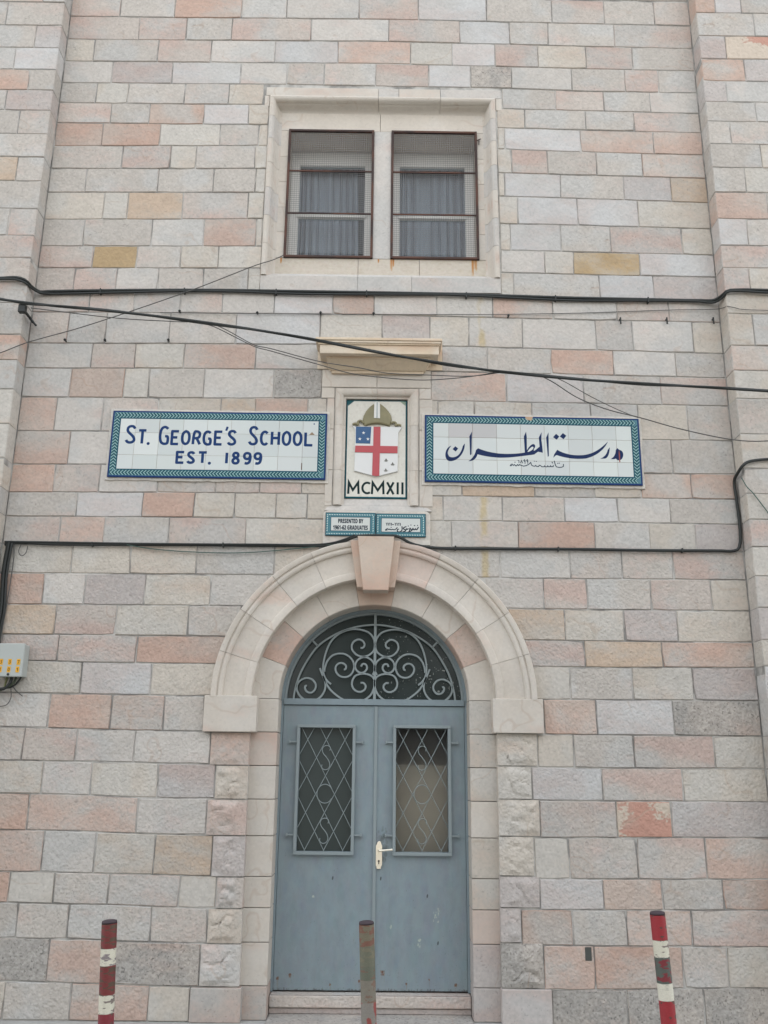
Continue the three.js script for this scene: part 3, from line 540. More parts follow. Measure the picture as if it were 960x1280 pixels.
{
  const TR0 = 2.213, TR1 = 2.262;
  // frame
  const fr = new THREE.Shape();
  fr.moveTo(CX - 0.765, 0.14); fr.lineTo(CX - 0.765, SPRING); fr.absarc(CX, SPRING, 0.765, Math.PI, 0, true); fr.lineTo(CX + 0.765, 0.14); fr.lineTo(CX + 0.722, 0.14);
  fr.lineTo(CX + 0.722, SPRING); fr.absarc(CX, SPRING, 0.720, 0, Math.PI, false); fr.lineTo(CX - 0.722, SPRING); fr.lineTo(CX - 0.722, 0.14); fr.closePath();
  part(door, 'frame', planarUV(extrude(fr, ZD - 0.06, ZD + 0.006, 0.003, 48), 1.2), DOORP);
  part(door, 'transom', box(CX - 0.722, CX + 0.722, TR0, TR1, ZD - 0.06, ZD + 0.018, 0.004, 1.2), DOORP);
  const ri = new THREE.Shape(); ri.absarc(CX, SPRING, 0.720, 0.02, Math.PI - 0.02, false); ri.absarc(CX, SPRING, 0.698, Math.PI - 0.02, 0.02, true); ri.closePath();
  part(door, 'fanlight_frame', planarUV(extrude(ri, ZD - 0.04, ZD - 0.004, 0.003, 48), 1.2), IRONP);
  // fanlight glass, dusty on its right half
  const dust = dataTex(512, (u, v) => {
    const n = N.n2(u, v, 120, 701), d = N.fbm(u, v, 6, 3, 710);
    const spot = n > 0.935 - 0.06 * smooth(0.4, 0.7, d) && u > 0.55 - 0.1 * d ? 1 : 0, film = 0.0;
    return mix3([0.040, 0.052, 0.050], [0.42, 0.45, 0.43], Math.max(spot * (0.4 + 0.6 * N.n2(u, v, 60, 720)), film));
  }, true);
  const gs = new THREE.Shape(); gs.absarc(CX, SPRING, 0.71, 0, Math.PI, false); gs.closePath();
  const gg = new THREE.ShapeGeometry(gs, 48); { const p = gg.attributes.position, uv = gg.attributes.uv; for (let i = 0; i < p.count; i++) uv.setXY(i, (p.getX(i) - CX) / 1.4 + 0.5, (p.getY(i) - SPRING) / 1.4); }
  const fan = extrude(gs, ZD - 0.045, ZD - 0.040, 0, 48); { const p = fan.attributes.position, uv = fan.attributes.uv; for (let i = 0; i < p.count; i++) uv.setXY(i, (p.getX(i) - CX) / 1.4 + 0.5, (p.getY(i) - SPRING) / 1.4); }
  part(door, 'fanlight_glass', fan, new THREE.MeshPhysicalMaterial({ map: dust, roughness: 0.18, metalness: 0, specularIntensity: 0.6 }));
  // fanlight grille: one part, its scrolls are sub-parts
  const zg = ZD + 0.008, gr = part(door, 'fanlight_grille', box(CX - 0.009, CX + 0.013, TR1 - 0.01, 2.945, zg - 0.008, zg + 0.006, 0.003), GRILLEP);
  const rib = (pts) => { // a flat iron strip bent on edge
    const c = new THREE.CatmullRomCurve3(pts.map((p) => new THREE.Vector3(p[0], p[1], zg)), false, 'centripetal');
    const n = pts.length * 7, P = c.getSpacedPoints(n), pos = [], tri = [], w = 0.0085, d = 0.008;
    P.forEach((p, i) => { const a = P[Math.max(0, i - 1)], b = P[Math.min(n, i + 1)], tx = b.x - a.x, ty = b.y - a.y, l = Math.hypot(tx, ty) || 1, nx = -ty / l, ny = tx / l; for (const [s, z] of [[-1, -d], [-0.7, d], [0.7, d], [1, -d]]) pos.push(p.x + nx * w * s, p.y + ny * w * s, zg + z); });
    for (let i = 0; i < n; i++) for (let j = 0; j < 4; j++) { const a = i * 4 + j, b = i * 4 + (j + 1) % 4; tri.push(a, b + 4, b, a, a + 4, b + 4); }
    tri.push(0, 1, 2, 0, 2, 3); const e = n * 4; tri.push(e, e + 2, e + 1, e, e + 3, e + 2);
    let g = new THREE.BufferGeometry(); g.setAttribute('position', new THREE.Float32BufferAttribute(pos, 3)); g.setIndex(tri);
    g = toCreasedNormals(g.toNonIndexed(), 0.7); return planarUV(g, 1);
  };
  const BX = CX + 0.002;
  for (const [k, pts] of Object.entries(SCROLL)) {
    const L = pts.map(([x, y]) => [x + 0.016 + BX, y]), R = L.map(([x, y]) => [2 * BX - x, y]);
    if (k === 'arch') { part(gr, 'arch_bar', rib([...L, ...R.slice(0, -1).reverse()]), GRILLEP); continue; }
    part(gr, k === 'spoke' ? 'spoke' : 'scroll', rib(L), GRILLEP); part(gr, k === 'spoke' ? 'spoke' : 'scroll', rib(R), GRILLEP);
  }
  // leaves
  const WIN = { L: [-0.602, -0.186, 1.114, 2.036], R: [0.158, 0.566, 1.114, 2.038] };
  const HANDLE = new THREE.MeshStandardMaterial({ color: new THREE.Color(0.90, 0.84, 0.70), roughness: 0.24, metalness: 0.5 });
  const leaf = (sd) => {
    const x0 = sd === 'L' ? CX - 0.720 : CX + 0.010, x1 = sd === 'L' ? CX + 0.006 : CX + 0.720, [a, b, c, d] = WIN[sd];
    const s = polyShape([[x0, 0.150], [x1, 0.150], [x1, TR0 - 0.003], [x0, TR0 - 0.003]]);
    s.holes.push(new THREE.Path([[a, c], [a, d], [b, d], [b, c]].map((p) => new THREE.Vector2(...p))));
    const lf = part(door, 'leaf', uvTo(extrude(s, ZD - 0.05, ZD, 0.003), CX - 0.72, CX + 0.72, 0.15, TR0), LEAFP);
    // pane
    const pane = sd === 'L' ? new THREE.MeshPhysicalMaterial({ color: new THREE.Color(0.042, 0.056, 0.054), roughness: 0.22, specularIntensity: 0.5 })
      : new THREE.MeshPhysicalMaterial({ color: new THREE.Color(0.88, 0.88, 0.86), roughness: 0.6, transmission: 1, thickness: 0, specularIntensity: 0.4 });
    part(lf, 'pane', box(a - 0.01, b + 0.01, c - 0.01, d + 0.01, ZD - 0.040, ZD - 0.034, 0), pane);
    // lifted frame of the grille
    const F = 0.024, z0 = ZD + 0.012, z1 = ZD + 0.034;
    const bars = [box(a - F, b + F, d, d + F, z0, z1, 0.003), box(a - F, b + F, c - F, c, z0, z1, 0.003), box(a - F, a, c, d, z0, z1, 0.003), box(b, b + F, c, d, z0, z1, 0.003)];
    for (const y of [d - 0.11, c + 0.12]) for (const [p, q] of [[a - F - 0.06, a - F], [b + F, b + F + 0.06]]) bars.push(box(p, q, y - 0.006, y + 0.006, z0, z1 - 0.004, 0.002), box(p < a - F ? p : q - 0.014, p < a - F ? p + 0.014 : q, y - 0.011, y + 0.011, ZD - 0.001, z1, 0.003));
    part(lf, 'grille_frame', merge(bars), IRONP);
    // lattice
    const zl = ZD - 0.006, cx = (a + b) / 2, hw = 0.0735, hh = 0.137, y0 = d - 0.093, slope = hh / hw, rods = [];
    const clip = (xc, sgn) => { // through (xc, y0), keep inside the opening
      let pts = []; for (const x of [a, b]) { const y = y0 + sgn * slope * (x - xc); if (y > c && y < d) pts.push([x, y]); }
      for (const y of [c, d]) { const x = xc + (y - y0) / (sgn * slope); if (x > a && x < b) pts.push([x, y]); }
      if (pts.length === 2) rods.push(bar([pts[0][0], pts[0][1], zl + sgn * 0.004], [pts[1][0], pts[1][1], zl + sgn * 0.004], 0.0031, 5));
    };
    for (let i = -6; i <= 6; i++) { clip(cx + i * 2 * hw, 1); clip(cx + i * 2 * hw, -1); }
    part(lf, 'lattice', merge(rods), GRILLEP);
    const letter = (pts) => part(lf, 'iron_letter', tube(pts.map(([x, y]) => [cx + x, y, zl + 0.008]), 0.0034, 40, 5), GRILLEP);
    const S = (yc) => letter([[0.030, yc + 0.055], [0.034, yc + 0.078], [0.012, yc + 0.093], [-0.018, yc + 0.086], [-0.030, yc + 0.060], [-0.020, yc + 0.032], [0.004, yc + 0.004], [0.026, yc - 0.028], [0.032, yc - 0.058], [0.018, yc - 0.084], [-0.010, yc - 0.090], [-0.030, yc - 0.074], [-0.030, yc - 0.052]]);
    S(y0 - hh); S(y0 - 5 * hh + 0.004);
    const yC = y0 - 3 * hh + 0.004, C = []; for (let i = 0; i <= 16; i++) { const t = 0.5 + i / 16 * 5.28; C.push([0.062 * Math.cos(t), yC + 0.070 * Math.sin(t)]); } letter(C);
    return lf;
  };
  leaf('L'); const right = leaf('R');
  // added board standing in for a reflection in the right pane
  part(door, 'reflection_board', box(0.16, 0.57, 1.05, 1.76, ZD - 0.16, ZD - 0.15, 0.004), new THREE.MeshStandardMaterial({ map: TEX.y, color: new THREE.Color(1.0, 0.98, 0.94), roughness: 0.9 }));
  part(door, 'meeting_strip', box(CX + 0.004, CX + 0.030, 0.155, TR0 - 0.006, ZD - 0.002, ZD + 0.010, 0.003), IRONP);
  // handle on its long plate
  const pl = new THREE.Shape(); pl.moveTo(0.014, 0.994); pl.lineTo(0.048, 0.994); pl.lineTo(0.048, 1.008); pl.lineTo(0.056, 1.020); pl.lineTo(0.056, 1.160); pl.lineTo(0.048, 1.174); pl.quadraticCurveTo(0.046, 1.192, 0.034, 1.192); pl.quadraticCurveTo(0.020, 1.192, 0.016, 1.174); pl.lineTo(0.008, 1.160); pl.lineTo(0.008, 1.020); pl.lineTo(0.014, 1.008); pl.closePath();
  const hp = part(door, 'handle_plate', planarUV(extrude(pl, ZD + 0.009, ZD + 0.018, 0.002), 1), HANDLE);
  const lv = merge([bar([0.032, 1.128, ZD + 0.018], [0.032, 1.128, ZD + 0.055], 0.009, 10), tube([[0.030, 1.128, ZD + 0.055], [0.06, 1.129, ZD + 0.057], [0.10, 1.132, ZD + 0.055], [0.128, 1.134, ZD + 0.050]], 0.0075, 16, 8), new THREE.SphereGeometry(0.009, 10, 8).translate(0.128, 1.134, ZD + 0.050)]);
  part(hp, 'lever', lv, HANDLE);
  part(hp, 'keyhole', merge([new THREE.CylinderGeometry(0.0075, 0.0075, 0.004, 14).rotateX(Math.PI / 2).translate(0.031, 1.050, ZD + 0.019), box(0.0275, 0.0345, 1.028, 1.046, ZD + 0.017, ZD + 0.021, 0)]), plain(0.05, 0.04, 0.03, 0.6));
}

// ---------------------------------------------------------------- moulded stone window surround
const surround = thing('window_surround', 'moulded cream stone surround of the upper double window with centre mullion', 'window surround', [-0.01, 5.75, 0]);
{
  const X0 = -1.068, X1 = 1.046, YT = 7.790, YB = 5.900;
  // profile: distance in from the outer line, z
  const prof = [[0, -0.03], [0, 0.001], [0.004, 0.012], [0.018, 0.020], [0.036, 0.018], [0.052, 0.006], [0.060, -0.010], [0.062, -0.026], [0.068, -0.032], [0.074, -0.052], [0.084, -0.080], [0.100, -0.096], [0.112, -0.100], [0.112, -0.14], [0.0, -0.14]];
  const n = prof.length;
  function mould(path) { // path: two corners as functions of the inset d, mitred
    const pos = [], tri = [];
    for (const end of path) for (const [d, z] of prof) { const [x, y] = end(d); pos.push(x, y, z); }
    for (let j = 0; j < n; j++) { const a = j, b = (j + 1) % n; tri.push(a, b, b + n, a, b + n, a + n); }
    for (const [a, b, c] of THREE.ShapeUtils.triangulateShape(prof.map((p) => new THREE.Vector2(...p)), [])) { tri.push(a, c, b); tri.push(n + a, n + b, n + c); }
    let g = new THREE.BufferGeometry(); g.setAttribute('position', new THREE.Float32BufferAttribute(pos, 3)); g.setIndex(tri);
    g = toCreasedNormals(g.toNonIndexed(), 0.6); return planarUV(g, 1.6, rnd(), rnd());
  }
  const e = 0.0015, tops = [X0, -0.05, 0.53, X1];
  for (let i = 0; i < 3; i++) part(surround, 'lintel_moulding', mould([
    i === 2 ? (d) => [X1 - d, YT - d] : (d) => [tops[i + 1] - e, YT - d], i === 0 ? (d) => [X0 + d, YT - d] : (d) => [tops[i] + e, YT - d]]), stoneMat('s', 'smooth', 1.0));
  const ys = [7.56, 7.315, 7.055, 6.79, 6.50, 6.215, YB];
  for (let i = -1; i < 6; i++) {
    const hi = i < 0 ? null : ys[i] - e, lo = ys[i + 1] + e;
    part(surround, 'jamb_moulding', mould([hi === null ? (d) => [X0 + d, YT - d] : (d) => [X0 + d, hi], (d) => [X0 + d, lo]]), stoneMat(i % 3 ? 's' : 'w', 'smooth', 1.0));
    part(surround, 'jamb_moulding', mould([(d) => [X1 - d, lo], hi === null ? (d) => [X1 - d, YT - d] : (d) => [X1 - d, hi]]), stoneMat(i % 2 ? 's' : 'w', 'smooth', 1.0));
  }
  // flat outer blocks over the lintel
  const tb = [-1.105, -0.05, 0.14, 0.53, 1.10];
  for (let i = 0; i < 4; i++) part(surround, 'lintel_block', box(tb[i] + e, tb[i + 1] - e, YT + 0.002, 7.885, -0.05, 0.002, 0.004), stoneMat(i % 2 ? 'w' : 's', 'smooth', 1.0));
  part(surround, 'lintel_block', box(-1.115, X0 - 0.003, 7.672, YT, -0.05, 0.001, 0.004), stoneMat('s', 'smooth', 1.0));
  part(surround, 'lintel_block', box(X1 + 0.003, 1.105, 7.66, YT, -0.05, 0.001, 0.004), stoneMat('s', 'smooth', 1.0));
  // flat inner frame, 0.1 m back
  const rust = (() => { // rust runs from the feet of the guards over the cream sill band
    const cv = document.createElement('canvas'); cv.width = 1024; cv.height = 128; const c = cv.getContext('2d');
    c.fillStyle = '#c0b8ab'; c.fillRect(0, 0, 1024, 128);
    for (let i = 0; i < 2600; i++) { const a = rr(0.015, 0.045); c.fillStyle = rnd() < 0.5 ? `rgba(120,95,65,${a})` : `rgba(235,228,215,${a})`; const r = rr(1, 9); c.beginPath(); c.ellipse(rnd() * 1024, rnd() * 128, r * rr(0.6, 1.4), r, 0, 0, 7); c.fill(); }
    for (const [x, w, h] of [[955, 5, 120], [968, 9, 70], [562, 6, 80], [573, 3, 50], [30, 4, 40], [500, 3, 30]]) for (let i = 0; i < 60; i++) { c.fillStyle = `rgba(168,104,44,${rr(0.05, 0.16)})`; c.fillRect(x + rr(-w, w), 0, rr(1, 3), h * rr(0.3, 1)); }
    const t = new THREE.CanvasTexture(cv); t.colorSpace = THREE.SRGBColorSpace; t.magFilter = THREE.LinearFilter; return t;
  })();
  const RUST = new THREE.MeshStandardMaterial({ map: rust, roughness: 0.9, bumpMap: BUMP_SMOOTH, bumpScale: 0.002 });
  const I0 = X0 + 0.105, I1 = X1 - 0.105, Z0 = -0.46, Z1 = -0.1;
  for (const [a, b] of [[I0, -0.032], [-0.029, I1]]) part(surround, 'lintel', box(a, b, 7.488, YT - 0.09, Z0, Z1, 0.003), stoneMat('s', 'smooth', 1.07));
  const sides = [7.486, 7.20, 6.93, 6.66, 6.40, 6.138];
  for (let i = 0; i < 5; i++) { part(surround, 'jamb_block', box(I0, -0.886, sides[i + 1] + e, sides[i], Z0, Z1, 0.003), stoneMat('s', 'smooth', i % 2 ? 1.0 : 1.07)); part(surround, 'jamb_block', box(0.876, I1, sides[i + 1] + e, sides[i], Z0, Z1, 0.003), stoneMat('s', 'smooth', i % 2 ? 1.07 : 1.0)); }
  part(surround, 'mullion', box(-0.086, 0.076, 6.138, 7.487, Z0, Z1 + 0.001, 0.004), stoneMat('w', 'smooth', 1.07));
  for (const [a, b] of [[I0, -0.215], [-0.212, 0.335], [0.338, I1]]) { const g = box(a, b, 5.93, 6.136, Z0, Z1, 0.003), p = g.attributes.position, uv = g.attributes.uv; for (let i = 0; i < p.count; i++) uv.setXY(i, (p.getX(i) - I0) / (I1 - I0), (p.getY(i) - 5.93) / 0.206); part(surround, 'apron_block', g, RUST); }
  // sloping sill
  const sill = [[-0.14, 5.978], [-0.10, 5.975], [0.004, 5.895], [0.004, 5.752], [-0.05, 5.752]];
  for (const [a, b] of [[X0 - 0.0, -0.214], [-0.211, 0.262], [0.265, X1]]) {
    const s = polyShape(sill.map(([z, y]) => [-z, y])), g = new THREE.ExtrudeGeometry(s, { depth: b - a, bevelEnabled: false }); g.rotateY(-Math.PI / 2); // shape x -> z
    g.scale(1, 1, -1); const ix = g.index; if (!ix) { const p = g.attributes.position.array; for (let i = 0; i < p.length; i += 9) for (let k = 0; k < 3; k++) { const t = p[i + 3 + k]; p[i + 3 + k] = p[i + 6 + k]; p[i + 6 + k] = t; } }
    g.computeVertexNormals(); g.computeBoundingBox(); const bb = g.boundingBox; g.translate(a - bb.min.x, 0, 0.004 - bb.max.z);
    part(surround, 'sill_block', planarUV(g, 1.6, rnd(), rnd()), stoneMat('w', 'smooth', 1.0));
  }
}
// sashes, curtains and guards of the two lights
const WHITE = new THREE.MeshStandardMaterial({ color: new THREE.Color(0.74, 0.74, 0.71), roughness: 0.6, bumpMap: BUMP_SMOOTH, bumpScale: 0.001 });
const GLASS = new THREE.MeshPhysicalMaterial({ color: new THREE.Color(0.80, 0.86, 0.88), roughness: 0.03, transmission: 1, thickness: 0, specularIntensity: 0.5 });
const RUSTY = new THREE.MeshStandardMaterial({ map: dataTex(128, (u, v) => mix3([0.045, 0.030, 0.027], [0.095, 0.045, 0.032], smooth(0.4, 0.65, N.fbm(u, v, 8, 4, 810))), true), roughness: 0.85 });
const WIRE = plain(0.30, 0.295, 0.295, 0.7);
const curtainTex = dataTex(256, (u, v) => { const t = 1 + 0.10 * (N.n2(u, v * 0.02, 40, 830) - 0.5) + 0.10 * (N.n2(u, v, 100, 840) - 0.5); return [0.55 * t, 0.52 * t, 0.56 * t]; }, true);
const CURTAIN = new THREE.MeshStandardMaterial({ map: curtainTex, roughness: 0.95, side: THREE.DoubleSide, });
function light(x0, x1, side, names) {
  const z = -0.40, sash = thing('sash_window', names[0], 'window', [(x0 + x1) / 2, 6.14, z]);
  const f = 0.085, jl = [x0, x0 + f], jr = [x1 - f, x1];
  part(sash, 'frame', merge([box(jl[0], jl[1], 6.14, 7.48, z - 0.05, z, 0.004), box(jr[0], jr[1], 6.14, 7.48, z - 0.05, z, 0.004), box(jl[1], jr[0], 7.33, 7.48, z - 0.05, z, 0.004), box(jl[1], jr[0], 6.14, 6.24, z - 0.05, z, 0.004)]), WHITE);
  part(sash, 'transom', box(jl[1] - 0.02, jr[0] + 0.02, 6.755, 6.80, z - 0.045, z + 0.014, 0.004), WHITE);
  part(sash, 'pane', box(jl[1], jr[0], 6.80, 7.33, z - 0.03, z - 0.026, 0), GLASS);
  part(sash, 'pane', box(jl[1], jr[0], 6.24, 6.755, z - 0.03, z - 0.026, 0), GLASS);
  // curtain
  const a = x0 + 0.05, b = side < 0 ? x1 - 0.16 : x1 - 0.05, NX = 240, NY = 6, pos = [], uv = [], tri = [];
  for (let j = 0; j <= NY; j++) for (let i = 0; i <= NX; i++) {
    const s = i / NX, t = j / NY, x = a + (b - a) * s;
    const f = s * 27 + 5.5 * N.n2(s, 0.2, 6, 850) + side * 1.3, w = 0.085 * Math.pow(Math.abs(Math.sin(f)), 0.6) * (0.55 + 0.6 * N.n2(s, 0.5, 11, 860)) - 0.03 + 0.02 * Math.sin(s * 9 + side * 2) + 0.006 * Math.sin(t * 5 + s * 30);
    pos.push(x + (side < 0 ? 0.03 * (1 - t) * s : 0), 6.1 + 1.32 * t, -0.60 + w); uv.push(s * 2, t);
  }
  for (let j = 0; j < NY; j++) for (let i = 0; i < NX; i++) { const k = j * (NX + 1) + i; tri.push(k, k + 1, k + NX + 2, k, k + NX + 2, k + NX + 1); }
  const cg = new THREE.BufferGeometry(); cg.setAttribute('position', new THREE.Float32BufferAttribute(pos, 3)); cg.setAttribute('uv', new THREE.Float32BufferAttribute(uv, 2)); cg.setIndex(tri); cg.computeVertexNormals();
  const ct = thing('curtain', names[1], 'curtain', [(a + b) / 2, 7.42, -0.56]);
  part(ct, 'cloth', cg, CURTAIN); part(ct, 'rail', bar([a - 0.05, 7.43, -0.56], [b + 0.05, 7.43, -0.56], 0.010, 8), WHITE);
  // guard
  const g0 = x0 - 0.002, g1 = x1 + 0.002, gy0 = 6.136, gy1 = 7.490, zg = -0.092, guard = thing('window_guard', names[2], 'window guard', [(x0 + x1) / 2, gy0, zg]);
  const w = 0.021;
  part(guard, 'frame', merge([box(g0, g1, gy0, gy0 + w, zg - 0.012, zg + 0.012, 0.002), box(g0, g1, gy1 - w, gy1, zg - 0.012, zg + 0.012, 0.002), box(g0, g0 + w, gy0, gy1, zg - 0.011, zg + 0.013, 0.002), box(g1 - w, g1, gy0, gy1, zg - 0.011, zg + 0.013, 0.002)]), RUSTY);
  for (const y of [7.043, 6.594]) part(guard, 'crossbar', box(g0 + w, g1 - w, y - 0.008, y + 0.008, zg - 0.006, zg + 0.004, 0.002), RUSTY);
  const wires = [], p = 0.0205, r = 0.0011;
  for (let x = g0 + w + p / 2; x < g1 - w; x += p) wires.push(new THREE.BoxGeometry(r * 2, gy1 - gy0 - 2 * w, r * 2).translate(x, (gy0 + gy1) / 2, zg - 0.010));
  for (let y = gy0 + w + p / 2; y < gy1 - w; y += p) wires.push(new THREE.BoxGeometry(g1 - g0 - 2 * w, r * 2, r * 2).translate((g0 + g1) / 2, y, zg - 0.008));
  const mesh = part(guard, 'wire_mesh', merge(wires), WIRE); mesh.userData.kind = 'stuff';
  if (side > 0) part(guard, 'latch', merge([bar([g1, 7.40, zg], [g1 + 0.035, 7.41, zg + 0.01], 0.006), bar([g1 + 0.02, 7.40, zg], [g1 + 0.015, 7.35, zg + 0.01], 0.005)]), plain(0.12, 0.10, 0.09, 0.8));
}
light(-0.884, -0.088, -1, ['white framed left window behind wire mesh, left of the stone mullion', 'grey curtain drawn part way behind the left upper window', 'rusty framed wire mesh guard over the left half of the upper window']);
light(0.078, 0.874, 1, ['white framed right window behind wire mesh, right of the stone mullion', 'grey pleated curtain drawn fully behind the right upper window', 'rusty framed wire mesh guard with small latch, right half of upper window']);

// ---------------------------------------------------------------- little cornice, niche and crest
function frustum(b, t) { // b, t: [x0, x1, z0, z1, y]
  const pos = [], q = (r) => [[r[0], r[4], r[2]], [r[1], r[4], r[2]], [r[1], r[4], r[3]], [r[0], r[4], r[3]]];
  const A = q(b), B = q(t), quad = (a, c, d, e) => pos.push(...a, ...c, ...d, ...a, ...d, ...e);
  quad(A[0], A[1], A[2], A[3]); quad(B[3], B[2], B[1], B[0]);
  for (let i = 0; i < 4; i++) { const k = (i + 1) % 4; quad(A[k], A[i], B[i], B[k]); }
  const g = new THREE.BufferGeometry(); g.setAttribute('position', new THREE.Float32BufferAttribute(pos, 3)); g.computeVertexNormals(); return planarUV(g, 1.6, rnd(), rnd());
}
{
  const co = thing('stone_hood', 'small ochre stone cornice projecting over the crest niche', 'cornice', [CX, 5.0, 0]);
  const m = stoneMat('c', 'smooth', 1.0), m2 = stoneMat('c', 'smooth', 1.07);
  part(co, 'backing_stone', box(-0.541, 0.528, 5.006, 5.290, -0.06, 0.006, 0.004), m2);
  part(co, 'top_fillet', merge([box(-0.548, 0.514, 5.182, 5.206, 0.0, 0.205, 0.004), box(-0.540, 0.506, 5.162, 5.184, 0.0, 0.196, 0.004), box(-0.528, 0.496, 5.150, 5.164, 0, 0.186, 0.003)]), m2);
  part(co, 'slab', box(-0.512, 0.488, 5.070, 5.151, 0.0, 0.175, 0.005), m2);
  part(co, 'cove', merge([frustum([-0.428, 0.376, 0, 0.040, 4.982], [-0.456, 0.424, 0, 0.115, 5.050]), box(-0.458, 0.426, 5.049, 5.072, 0.002, 0.122, 0.004), box(-0.418, 0.366, 4.958, 4.984, 0.0, 0.030, 0.004)]), m);
}
{
  const ni = thing('crest_niche', 'moulded cream stone frame round the crest panel between the two signs', 'niche', [CX - 0.01, 3.47, 0]);
  const S = (t = 1) => stoneMat('s', 'smooth', t), e = 0.002;
  part(ni, 'head_block', box(-0.497, -0.031, 4.842, 5.002, -0.06, 0.002, 0.004), S(1.07));
  part(ni, 'head_block', box(-0.028, 0.428, 4.842, 5.002, -0.06, 0.002, 0.004), S(1.0));
  const ys = [4.840, 4.74, 4.46, 4.10, 3.79];
  for (let i = 0; i < 4; i++) for (const [a, b] of [[i ? -0.447 : -0.497, -0.387], [0.331, i ? 0.440 : 0.428]]) part(ni, 'side_block', box(a, b, ys[i + 1] + e, ys[i] - e, -0.06, 0.001 + (i ? 0.002 : 0), 0.004), S(i % 2 ? 1.0 : 1.07));
  // roll moulding
  const roll = (pts, close) => { const prof = []; for (let i = 0; i <= 10; i++) { const a = Math.PI * i / 10; prof.push([0.040 - 0.038 * Math.cos(a), -0.012 + 0.030 * Math.sin(a)]); } prof.push([0.095, -0.012], [0.095, -0.10], [0.0, -0.10]); const n = prof.length, pos = [], tri = []; for (const end of pts) for (const [d, z] of prof) { const [x, y] = end(d); pos.push(x, y, z); } for (let j = 0; j < n; j++) { const a = j, b = (j + 1) % n; tri.push(a, b, b + n, a, b + n, a + n); } for (const [a, b, c] of THREE.ShapeUtils.triangulateShape(prof.map((p) => new THREE.Vector2(...p)), [])) { tri.push(a, c, b); tri.push(n + a, n + b, n + c); } let g = new THREE.BufferGeometry(); g.setAttribute('position', new THREE.Float32BufferAttribute(pos, 3)); g.setIndex(tri); g = toCreasedNormals(g.toNonIndexed(), 0.6); return planarUV(g, 1.6, rnd(), rnd()); };
  const X0 = -0.384, X1 = 0.328, YT = 4.839;
  part(ni, 'roll_moulding', roll([(d) => [-0.030, YT - d], (d) => [X0 + d, YT - d]]), S(1.0)); part(ni, 'roll_moulding', roll([(d) => [X1 - d, YT - d], (d) => [-0.027, YT - d]]), S(0.97));
  const sy = [null, 4.50, 4.10, 3.80];
  for (let i = 0; i < 3; i++) { part(ni, 'roll_moulding', roll([sy[i] === null ? (d) => [X0 + d, YT - d] : (d) => [X0 + d, sy[i] - e], (d) => [X0 + d, sy[i + 1]]]), S(i % 2 ? 1.07 : 1.0)); part(ni, 'roll_moulding', roll([(d) => [X1 - d, sy[i + 1]], sy[i] === null ? (d) => [X1 - d, YT - d] : (d) => [X1 - d, sy[i] - e]]), S(i % 2 ? 1.0 : 1.07)); }
  part(ni, 'niche_back', box(-0.372, 0.314, 3.80, 4.82, -0.2, -0.061, 0.003), S(0.97));
  part(ni, 'sill', frustum([-0.445, 0.432, -0.06, 0.014, 3.750], [-0.36, 0.305, -0.09, -0.040, 3.866]), stoneMat('w', 'smooth', 1.0));
}
